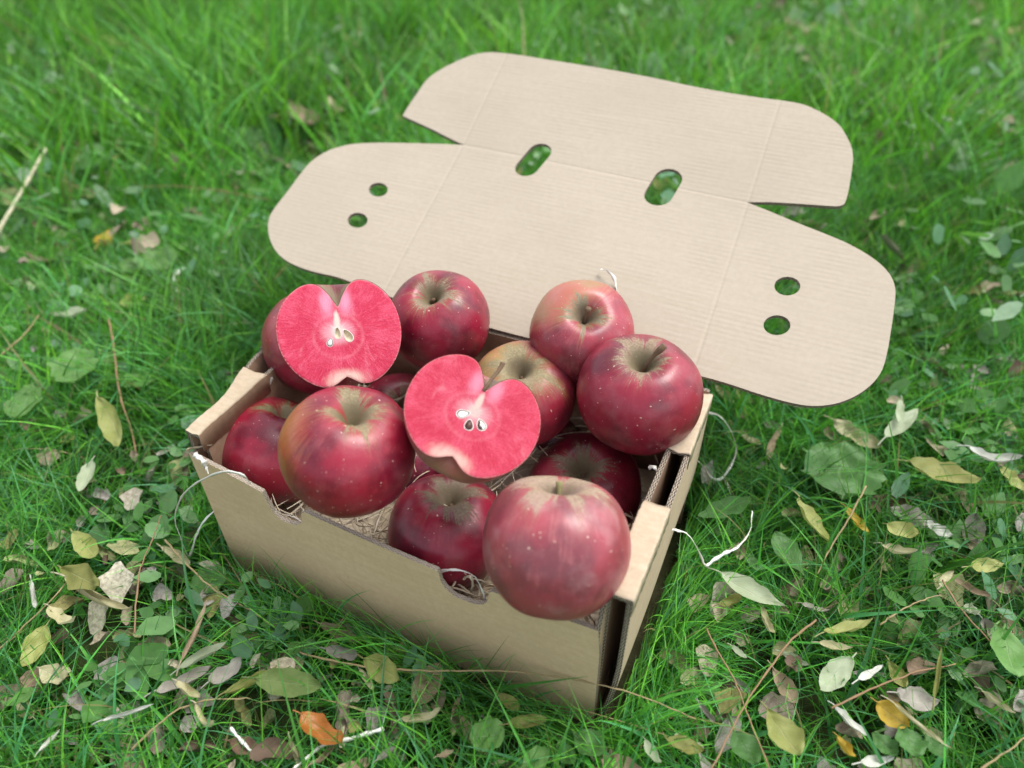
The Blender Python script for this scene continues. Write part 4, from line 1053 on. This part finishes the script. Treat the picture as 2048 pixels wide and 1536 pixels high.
# scattered small leaves that nothing tells apart
rs = random.Random(77)
def scatter(n, mat, label, group, z=(0.012, 0.03), L=(0.014, 0.034), far=False):
    cnt = 0
    protos = []
    for k in range(7):
        V, F, UV = leaf_geo(1.0, rs.uniform(.3, .6), rs.uniform(.3, 1.7), rs.uniform(.1, .8), 500 + k + len(label), rs.choice(['oval', 'torn', 'lance', 'obovate']), 10, 6)
        protos.append((V, F, UV))
    meshes = []
    while cnt < n:
        q = (rs.uniform(-60, 2110), rs.uniform(20 if far else 640, 1560))
        zz = rs.uniform(*z); p = at_z(q, zz)
        if -0.03 < p[0] < 0.32 and -0.02 < p[1] < 0.2: continue
        if any((p[0] - s[0]) ** 2 + (p[1] - s[1]) ** 2 < (s[2] * 1.3) ** 2 for s in LEAF_SPOTS[:len(FL)]): continue
        if len(meshes) < len(protos):
            o = add_leaf('fallen_leaf', *protos[len(meshes)], LM[mat]); meshes.append(o.data)
        else:
            o = bpy.data.objects.new('fallen_leaf', rs.choice(meshes)); COL.objects.link(o)
        reg = ('in the upper lawn' if q[1] < 500 else 'left of the box' if q[0] < 420 and q[1] < 1150 else 'right of the box' if q[1] < 1150 else
               'in the bottom left' if q[0] < 560 else 'in front of the box' if q[0] < 1180 else 'at the bottom right of the box corner' if q[0] < 1620 else 'in the bottom right corner')
        s = rs.uniform(*L)
        o.location = tuple(p); o.rotation_euler = (rs.uniform(-.5, .5), rs.uniform(-.4, .4), rs.uniform(0, 6.28)); o.scale = (s, s, s)
        tag(o, label + ' ' + reg, 'leaf', group + ' ' + reg); cnt += 1
scatter(60, 'grey', 'small grey withered leaf in the grass', 'small grey withered leaves')
scatter(52, 'tan', 'small tan withered leaf in the grass', 'small tan withered leaves', far=True)
scatter(26, 'cream', 'small cream dry leaf scrap in the grass', 'small cream leaf scraps', far=True)
scatter(24, 'brown', 'small dark brown leaf sunk in the grass', 'small brown leaves', z=(.008, .02))
scatter(16, 'yellowgreen', 'small yellowing leaf in the grass', 'small yellowing leaves', far=True)

# ------------------------------------------------------------------ dry stalks
M_straw = stem_mat('dry_stalk', (0.24, 0.18, 0.09), (0.40, 0.32, 0.17))
M_straw2 = stem_mat('dry_stalk_orange', (0.22, 0.135, 0.075), (0.34, 0.22, 0.12))
M_reed = stem_mat('bleached_reed', (0.44, 0.40, 0.24), (0.60, 0.58, 0.42))
def stalk(pts, r, mat, label, seed=1):
    P = [at_y((p[0], p[1]), p[2][1]) if isinstance(p[2], tuple) else at_z((p[0], p[1]), p[2]) for p in pts]
    C = catmull(P, 6); o0 = C[0].copy(); rr = random.Random(seed)
    V, F = tube([c - o0 + np.array([rr.gauss(0, .0002) for _ in range(3)]) for c in C], [r * 0.78 * (1 - 0.45 * i / len(C)) * (1 + (0.35 if i % 9 == 4 else 0)) for i in range(len(C))], 6)
    tag(mesh_obj('dry_stalk', V, F, mat, loc=tuple(o0)), label, 'stalk', 'dry stalks in the grass')
stalk([(598, 1305, .03), (680, 1325, .035), (780, 1339, .04), (900, 1342, .042), (1000, 1342, .042), (1100, 1352, .045), (1180, 1366, .05), (1280, 1392, .05), (1390, 1438, .048)], .00085, M_straw, 'long thin yellow brown stem running across the foot of the box to its near corner', 1)
stalk([(1412, 1256, .04), (1440, 1310, .042), (1470, 1362, .044), (1500, 1440, .046), (1542, 1545, .046)], .0008, M_straw2, 'orange dry stalk slanting to the bottom edge, left of the large yellow green leaf', 2)
stalk([(1632, 1240, .045), (1585, 1278, .045), (1540, 1335, .045), (1490, 1412, .046), (1418, 1545, .046)], .0009, M_straw2, 'arched brown stalk crossing the orange one right of the box corner', 3)
stalk([(1732, 972, .06), (1695, 1040, .055), (1660, 1098, .05), (1634, 1148, .045)], .0009, M_straw, 'straight straw coloured stalk right of the green standing leaf', 4)
stalk([(1664, 1416, .046), (1740, 1380, .048), (1820, 1348, .048), (1912, 1328, .046)], .0008, M_straw2, 'pinkish brown stalk over the leaves at the lower right', 5)
stalk([(262, 1500, .035), (310, 1455, .038), (360, 1418, .04), (420, 1400, .04), (500, 1398, .035)], .0009, M_straw, 'bent tan stalk below the grey leaves at the lower left', 6)
stalk([(-10, 1306, .035), (50, 1250, .04), (110, 1192, .042), (150, 1140, .04)], .0008, M_straw, 'yellow stalk in from the left edge beside the standing leaf', 7)
stalk([(268, 1268, .05), (278, 1150, .055), (300, 1090, .06), (322, 1030, .06)], .0007, M_straw2, 'thin reddish stalk leaning left of the box', 8)
stalk([(-14, 478, .05), (10, 440, .06), (50, 370, .07), (92, 297, .085)], .0035, M_reed, 'thick bleached reed sticking up at the left edge', 9)
stalk([(235, 380, .05), (330, 372, .055), (430, 380, .055), (540, 400, .05)], .0012, M_straw2, 'blurred orange stem crossing the lawn to the left end of the lid', 10)
stalk([(218, 640, .06), (228, 700, .055), (240, 790, .05), (262, 860, .035), (272, 905, .03)], .0013, M_straw2, 'brown twig standing in the weeds left of the box', 11)
stalk([(0, 712, .05), (45, 672, .055), (78, 630, .055)], .0012, M_straw, 'blurred straw at the left edge', 12)
stalk([(1935, 1556, .04), (1990, 1520, .045), (2060, 1466, .045)], .0009, M_straw, 'pale yellow stalk in the bottom right corner', 13)
stalk([(1885, 1160, .05), (1915, 1210, .05), (1950, 1250, .048), (1985, 1288, .045)], .0008, M_straw2, 'brown stalk across the egg shaped leaf at the right', 14)
stalk([(1760, 1250, .05), (1800, 1222, .052), (1840, 1202, .052), (1880, 1190, .05)], .0007, M_straw, 'seeded green stalk tip rising from the leaf pair', 15)
stalk([(330, 1080, .045), (370, 1125, .04), (430, 1180, .035), (500, 1220, .03), (540, 1250, .028)], .001, M_straw, 'yellow stem curving round the left foot of the box', 16)
stalk([(590, 1330, .02), (520, 1320, .02), (460, 1340, .02), (400, 1350, .022)], .0012, LM['grey'], 'dark grey twig among the withered leaves in front of the box', 17)
stalk([(1070, 745, 0.142), (1062, 742, 0.150), (1090, 736, .152), (1120, 732, .146)], .0004, M_stemg, 'thin green blade lying across the hollow of the middle apple', 18)

# ------------------------------------------------------------------ grass
def grass_mat():
    n = N('grass_blade'); at = n.new('ShaderNodeAttribute'); at.attribute_name = 'tint'
    c = at.outputs['Color']; k = n.noise(n.vmul(n.obj(), (60, 60, 20)), 3, 2)
    hv = n.new('ShaderNodeHueSaturation'); n.put(hv.inputs['Color'], c); n.put(hv.inputs['Value'], n.step(k, 0.2, 0.8, 0.85, 1.15)); c = hv.outputs[0]
    n.set(color=c, rough=0.42, spec=0.45)
    tr = n.new('ShaderNodeBsdfTranslucent')
    n.put(tr.inputs[0], n.mix(0.5, c, (0.20, 0.60, 0.03), 'MIX'))
    mx = n.new('ShaderNodeMixShader'); mx.inputs[0].default_value = 0.34
    n.t.links.new(n.b.outputs[0], mx.inputs[1]); n.t.links.new(tr.outputs[0], mx.inputs[2]); n.t.links.new(mx.outputs[0], n.out.inputs[0])
    return n.m
M_grass = grass_mat()
G = np.random.default_rng(42)
def vnoise(x, y, s, seed):
    r = np.random.default_rng(seed); t = r.random((64, 64)); u, v = x * s % 64, y * s % 64
    i, j = np.floor(u).astype(int) % 64, np.floor(v).astype(int) % 64; fu, fv = u - np.floor(u), v - np.floor(v)
    fu, fv = fu * fu * (3 - 2 * fu), fv * fv * (3 - 2 * fv); i1, j1 = (i + 1) % 64, (j + 1) % 64
    return (t[i, j] * (1 - fu) + t[i1, j] * fu) * (1 - fv) + (t[i, j1] * (1 - fu) + t[i1, j1] * fu) * fv
def inside_view(x, y, margin=0.18, zt=0.0):
    d = np.stack([x, y, np.full_like(x, zt)], -1) - CAM; z = d @ FWD
    u, v = (d @ RIGHT) / np.maximum(z, .05) * FPX / 1024, -(d @ UP) / np.maximum(z, .05) * FPX / 768
    return (z > 0.1) & (np.abs(u) < 1 + margin) & (np.abs(v) < 1 + margin)
def blades(n_tufts, per, dist_lo, dist_hi, Lm, Wm, seg, name, label, seed, keep=1.0, lie=0.5, wide=False, tints=None, cone=0.012, skirt=False, outer=False):
    g = np.random.default_rng(seed)
    # tuft centres uniformly over the seen ground, between two distances from the camera foot
    xs, ys = [], []
    tot = 0
    while tot < n_tufts:
        x = g.uniform(-2.6, 2.2, 40000); y = g.uniform(-1.3 if outer else -0.45, 3.2, 40000)
        dd = np.hypot(x - CAM[0], y - CAM[1]); ok = (~inside_view(x, y, 0.20) if outer else inside_view(x, y, 0.22)) & (dd >= dist_lo) & (dd < dist_hi)
        ok &= g.random(40000) < (0.28 + 1.0 * vnoise(x + 5, y + 5, 7, 1))
        xs.append(x[ok]); ys.append(y[ok]); tot += ok.sum()
    if skirt:
        u = g.random(700); off = g.uniform(.002, .022, 700)
        x = np.concatenate([-.01 + .31 * u[:330], .294 + off[330:560], .02 - .03 - off[560:]])
        y = np.concatenate([-.004 - off[:330], -.02 + .22 * u[330:560], .2 * u[560:]])
        n_tufts = 700
    else:
        x = np.concatenate(xs)[:n_tufts]; y = np.concatenate(ys)[:n_tufts]
    k = g.integers(max(1, per // 2), per * 3 // 2 + 1, n_tufts); tx = np.repeat(x, k); ty = np.repeat(y, k); ti = np.repeat(np.arange(n_tufts), k); n = len(tx)
    ang = g.uniform(0, 2 * np.pi, n); rr = cone * np.sqrt(g.random(n))
    bx, by = tx + rr * np.cos(ang), ty + rr * np.sin(ang)
    lean = ang + g.normal(0, .6, n)
    tuftlean = g.uniform(0, 2 * np.pi, n_tufts)[ti]; lean = np.where(g.random(n) < .35, tuftlean + g.normal(0, .4, n), lean)
    dist = np.hypot(bx - CAM[0], by - CAM[1])
    hn = vnoise(bx + 9, by + 3, 5, 2)
    tall = 0.72 + 0.7 * hn + 0.55 * np.clip((0.1 - bx) / 1.2, 0, 1) * np.clip((by - .35) / .6, 0, 1)
    L = Lm * g.uniform(.55, 1.35, n) * tall * g.uniform(.8, 1.2, n_tufts)[ti]
    Wd = Wm * g.uniform(.6, 1.4, n)
    a0 = g.uniform(0.05, .55, n) + lie * g.uniform(0, .7, n)      # start angle from vertical
    a1 = a0 + g.uniform(0.1, 1.1, n)
    # stay off the box and thin out above leaves
    dead = np.zeros(n, bool)
    for (lx, ly, lr, lz) in LEAF_SPOTS:
        near = (bx - lx) ** 2 + (by - ly) ** 2 < lr * lr
        dead |= near & (g.random(n) < .8)
        front = (((bx - lx) - (CAM[0] - lx) * .12) ** 2 + ((by - ly) - (CAM[1] - ly) * .12) ** 2 < (lr * 0.9) ** 2)
        L = np.where(front & ~near, L * 0.6, L)
    t = np.linspace(0, 1, seg + 1)
    aa = a0[:, None] + (a1 - a0)[:, None] * t[None, :]
    ds = (L / seg)[:, None]
    hx = np.concatenate([np.zeros((n, 1)), np.cumsum(np.sin((aa[:, 1:] + aa[:, :-1]) / 2) * ds, 1)], 1)
    hz = np.concatenate([np.zeros((n, 1)), np.cumsum(np.cos((aa[:, 1:] + aa[:, :-1]) / 2) * ds, 1)], 1)
    hz = np.maximum(hz, 0.002 + 0.004 * t[None, :])
    side = g.normal(0, .25, n)[:, None] * (t ** 2)[None, :] * L[:, None]
    cl, sl = np.cos(lean)[:, None], np.sin(lean)[:, None]
    px = bx[:, None] + hx * cl - side * sl; py = by[:, None] + hx * sl + side * cl; pz = hz
    inbox = ((px > np.where(py > .03, -.018, -.002)) & (px < .2925) & (py > -.0035) & (py < .182) & (pz < .14)).any(1)
    dead |= inbox
    # nothing may poke through the lid
    lidz = 0.136 + (py - .18) * .37
    dead |= ((px > -.13) & (px < .41) & (py > .17) & (py < .42) & (pz > lidz - .012)).any(1)
    # limit what stands right in front of the lens
    dead |= (np.hypot(px - CAM[0], py - CAM[1]).min(1) < .12) & (pz.max(1) > .12)
    m = ~dead; px, py, pz, Wd, lean, L, ti = px[m], py[m], pz[m], Wd[m], lean[m], L[m], ti[m]; n = len(px)
    tw = lean + np.pi / 2 + g.normal(0, .7, n)
    w = (1 - t ** 1.7) * (0.72 + 0.28 * np.sin(np.pi * np.minimum(1, t * 1.3 + .2))) + .03
    ox = np.cos(tw)[:, None] * w[None] * Wd[:, None] / 2; oy = np.sin(tw)[:, None] * w[None] * Wd[:, None] / 2
    oz = g.normal(0, .35, n)[:, None] * w[None] * Wd[:, None] / 2
    # three verts across: shallow V fold for the wide ones
    if wide:
        fold = (0.22 * Wd)[:, None] * w[None]
        Pv = np.stack([np.stack([px - ox, py - oy, pz - oz + fold], -1), np.stack([px, py, pz], -1), np.stack([px + ox, py + oy, pz + oz + fold], -1)], 2)
        c = 3
    else:
        Pv = np.stack([np.stack([px - ox, py - oy, pz - oz], -1), np.stack([px + ox, py + oy, pz + oz], -1)], 2); c = 2
    Pv = np.maximum(Pv, np.array([-99, -99, 0.0005]))
    nv = (seg + 1) * c
    base = (np.arange(n) * nv)[:, None, None, None]
    si = (np.arange(seg) * c)[None, :, None, None]; cj = np.arange(c - 1)[None, None, :, None]
    q = np.array([0, 1, c + 1, c])[None, None, None, :]
    Fq = (base + si + cj + q).reshape(-1, 4)
    me = bpy.data.meshes.new(name); me.vertices.add(n * nv); me.vertices.foreach_set('co', Pv.reshape(-1).astype(np.float32))
    nf = len(Fq); me.loops.add(nf * 4); me.loops.foreach_set('vertex_index', Fq.reshape(-1).astype(np.int32))
    me.polygons.add(nf); me.polygons.foreach_set('loop_start', (np.arange(nf) * 4).astype(np.int32))
    me.polygons.foreach_set('use_smooth', np.ones(nf, bool))
    me.update(calc_edges=True)
    T = np.array(tints, float)
    pick = g.integers(0, len(T), n); tt = g.integers(0, len(T), ti.max() + 1)[ti]
    col = T[np.where(g.random(n) < .55, tt, pick)] * g.uniform(.38, 1.7, (n, 1)) * (0.6 + 0.8 * vnoise(px[:, 0], py[:, 0], 9, 9))[:, None]
    col *= np.array([1.02, 1.30, .95]) if dist_lo > 1 else (np.array([.92, 1.24, .95]) if dist_lo > .3 else np.array([.78, 1.16, 1.0]))
    dry = g.random(n) < .035
    col[dry] = np.array([.34, .27, .13]) * g.uniform(.6, 1.2, (dry.sum(), 1))
    colv = np.repeat(np.concatenate([col, np.ones((n, 1))], 1), nv, 0)
    a = me.color_attributes.new('tint', 'FLOAT_COLOR', 'POINT'); a.data.foreach_set('color', colv.reshape(-1).astype(np.float32))
    me.materials.append(M_grass)
    o = bpy.data.objects.new(name, me); COL.objects.link(o)
    return tag(o, label, 'grass', kind='stuff')
TI = [(.095, .235, .028), (.140, .310, .035), (.065, .175, .030), (.110, .265, .050), (.190, .360, .045), (.055, .150, .045), (.110, .245, .100)]
TB = [(.070, .190, .075), (.090, .235, .100), (.075, .230, .035), (.125, .290, .055)]
TF = [(.100, .250, .030), (.150, .330, .045), (.080, .210, .065), (.200, .380, .040), (.120, .290, .100), (.040, .115, .018), (.065, .180, .028), (.030, .085, .015)]
blades(5200, 11, 0.0, 0.62, .050, .0016, 5, 'fine_grass', 'fine green grass blades around the foot of the box', 1, tints=TI)
blades(0, 6, 0, 1, .045, .0013, 5, 'edge_grass', 'grass blades pressed against the walls of the box', 21, tints=TI, skirt=True)
blades(1300, 4, 0.0, 0.62, .060, .0034, 7, 'broad_grass', 'broader grass blades with a folded midrib near the box', 2, tints=TB, wide=True, lie=.7)
blades(6000, 10, 0.58, 1.05, .060, .0025, 4, 'lawn_grass', 'dense lawn grass behind and beside the box', 3, tints=TI + TF, lie=.3)
blades(1400, 4, 0.58, 1.05, .070, .0042, 5, 'lawn_grass', 'broad grass blades behind the box', 4, tints=TB, wide=True, lie=.6)
blades(6500, 9, 1.02, 2.9, .100, .0058, 4, 'meadow_grass', 'taller blurred grass at the far side of the lawn', 5, tints=TF, lie=.12, cone=.02)
blades(3600, 8, 0.0, 1.1, .020, .0013, 3, 'moss_grass', 'short mossy grass close to the soil', 6, tints=TI, lie=.9, cone=.016)

blades(9500, 8, 0.0, 1.6, .060, .0026, 4, 'outer_grass', 'lawn grass continuing beside and behind the viewer', 11, tints=TI + TF, outer=True, cone=.02)
blades(5000, 8, 1.6, 3.2, .09, .0055, 3, 'outer_grass', 'taller lawn grass further to the sides', 12, tints=TF, outer=True, cone=.025)

# low leafy ground cover (clover-like leaves nobody could count)
def cover(n, name, label, seed, zr, sr, tints, lo=0.0, hi=3.0, patchy=0.5):
    g = np.random.default_rng(seed); V, F, C = [], [], []; xs, ys = [], []
    while len(xs) < n:
        x = g.uniform(-2.4, 2.0, 4000); y = g.uniform(-.4, 3.0, 4000); d = np.hypot(x - CAM[0], y - CAM[1])
        ok = inside_view(x, y, .15) & (d > lo) & (d < hi) & (vnoise(x, y, 6, 30 + seed) > patchy)
        ok &= ~((x > -.03) & (x < .31) & (y > -.02) & (y < .2))
        for (lx, ly, lr, lz) in LEAF_SPOTS: ok &= (x - lx) ** 2 + (y - ly) ** 2 > (lr * 1.1) ** 2
        xs += list(x[ok]); ys += list(y[ok])
    m = 9
    for x, y in zip(xs[:n], ys[:n]):
        z = g.uniform(*zr); s = sr[0] + (sr[1] - sr[0]) * g.random() ** 2; a = g.uniform(0, 6.28); tilt = g.normal(0, .5, 2); asp = g.uniform(.55, .95); b = len(V)
        V.append((x, y, z - s * .12)); col = np.array(tints[g.integers(len(tints))]) * g.uniform(.75, 1.25)
        for k in range(m):
            t = 2 * math.pi * k / m; u, v = math.cos(t) * s * (1 + .12 * math.cos(2 * t) + (.28 if k == 0 else 0)), math.sin(t) * s * asp
            X, Yv = u * math.cos(a) - v * math.sin(a), u * math.sin(a) + v * math.cos(a)
            V.append((x + X, y + Yv, max(.002, z + X * tilt[0] + Yv * tilt[1] + s * .06 * math.sin(3 * t))))
        C += [col] * (m + 1)
        F += [(b, b + 1 + k, b + 1 + (k + 1) % m) for k in range(m)]
    o = mesh_obj(name, V, F, M_grass)
    at = o.data.color_attributes.new('tint', 'FLOAT_COLOR', 'POINT')
    at.data.foreach_set('color', np.concatenate([np.array(C), np.ones((len(C), 1))], 1).astype(np.float32).ravel())
    tag(o, label, 'ground cover', kind='stuff')
def litter(n, name, label, seed, tints):
    g = np.random.default_rng(seed); V, F, C = [], [], []; cnt = 0
    while cnt < n:
        x, y = g.uniform(-1.6, 1.4), g.uniform(-.35, 2.2)
        if not inside_view(np.array([x]), np.array([y]), .1)[0]: continue
        if -.02 < x < .31 and -.012 < y < .19: continue
        d = math.hypot(x - CAM[0], y - CAM[1]); band = math.exp(-((y + .06 - .1 * (x - .1)) / .07) ** 2) if -.15 < x < .3 else 0
        if g.random() > .22 + .78 * max(band, .55 * (vnoise(np.array([x]), np.array([y]), 8, 55)[0] > .62)) * (1 if d < .8 else .5): continue
        s = g.uniform(.003, .0105) * (1 if d < .8 else 1.6); L = s * g.uniform(1.2, 2.6); a = g.uniform(0, 6.28); z0 = g.uniform(.010, .036 if d < .8 else .055)
        cu = g.uniform(.5, 2.6); ti = g.normal(0, .45, 2); b = len(V); nu, nv = 5, 4; col = np.array(tints[g.integers(len(tints))]) * g.uniform(.7, 1.2); ph = g.uniform(0, 6)
        for i in range(nu + 1):
            t = i / nu; w = max(.15, math.sin(math.pi * (t * .85 + .08))) * (1 + .3 * math.sin(t * 9 + ph))
            for j in range(nv + 1):
                q = (j / nv * 2 - 1) * w; R_ = s / cu; yy = R_ * math.sin(q * cu); zz = R_ * (1 - math.cos(q * cu)) + .12 * s * math.sin(t * 7 + q * 3 + ph); xx = (t - .5) * L
                X, Y_ = xx * math.cos(a) - yy * math.sin(a), xx * math.sin(a) + yy * math.cos(a)
                V.append((x + X, y + Y_, max(.001, z0 + zz + X * ti[0] + Y_ * ti[1])))
        C += [col] * ((nu + 1) * (nv + 1))
        for i in range(nu):
            for j in range(nv):
                k = b + i * (nv + 1) + j; F.append((k, k + nv + 1, k + nv + 2, k + 1))
        cnt += 1
    n_ = N('leaf_litter'); at = n_.new('ShaderNodeAttribute'); at.attribute_name = 'tint'; nz = n_.noise(n_.obj(), 350, 4, 0.7)
    n_.bump(nz, 0.6, 0.0008)
    M = n_.set(color=n_.mix(n_.step(nz, 0.35, 0.7, 0, .6), at.outputs['Color'], (0.12, 0.09, 0.06)), rough=0.85, spec=0.15)
    o = mesh_obj(name, V, F, M)
    at = o.data.color_attributes.new('tint', 'FLOAT_COLOR', 'POINT')
    at.data.foreach_set('color', np.concatenate([np.array(C), np.ones((len(C), 1))], 1).astype(np.float32).ravel())
    tag(o, label, 'leaf litter', kind='stuff')
TW = [(.075, .195, .050), (.11, .26, .07), (.11, .25, .13), (.14, .29, .10)]
TW2 = TW + [(.20, .34, .17), (.26, .38, .24)]
cover(6500, 'clover', 'small rounded leaves growing low between the grass', 7, (.012, .040), (.003, .010), TW, 0, 1.3)
cover(7000, 'low_weeds', 'larger rounded leaves in the lawn beyond the box', 8, (.02, .08), (.004, .014), TW2, .70, 3.0, .36)
TL = [(.32, .27, .19), (.44, .38, .27), (.55, .52, .40), (.26, .22, .17), (.36, .38, .18), (.30, .34, .15), (.22, .16, .11), (.46, .42, .30), (.16, .11, .08), (.40, .38, .34), (.34, .33, .12)]
litter(4200, 'leaf_litter', 'crumbled dry leaf scraps lying between the grass blades', 9, TL)
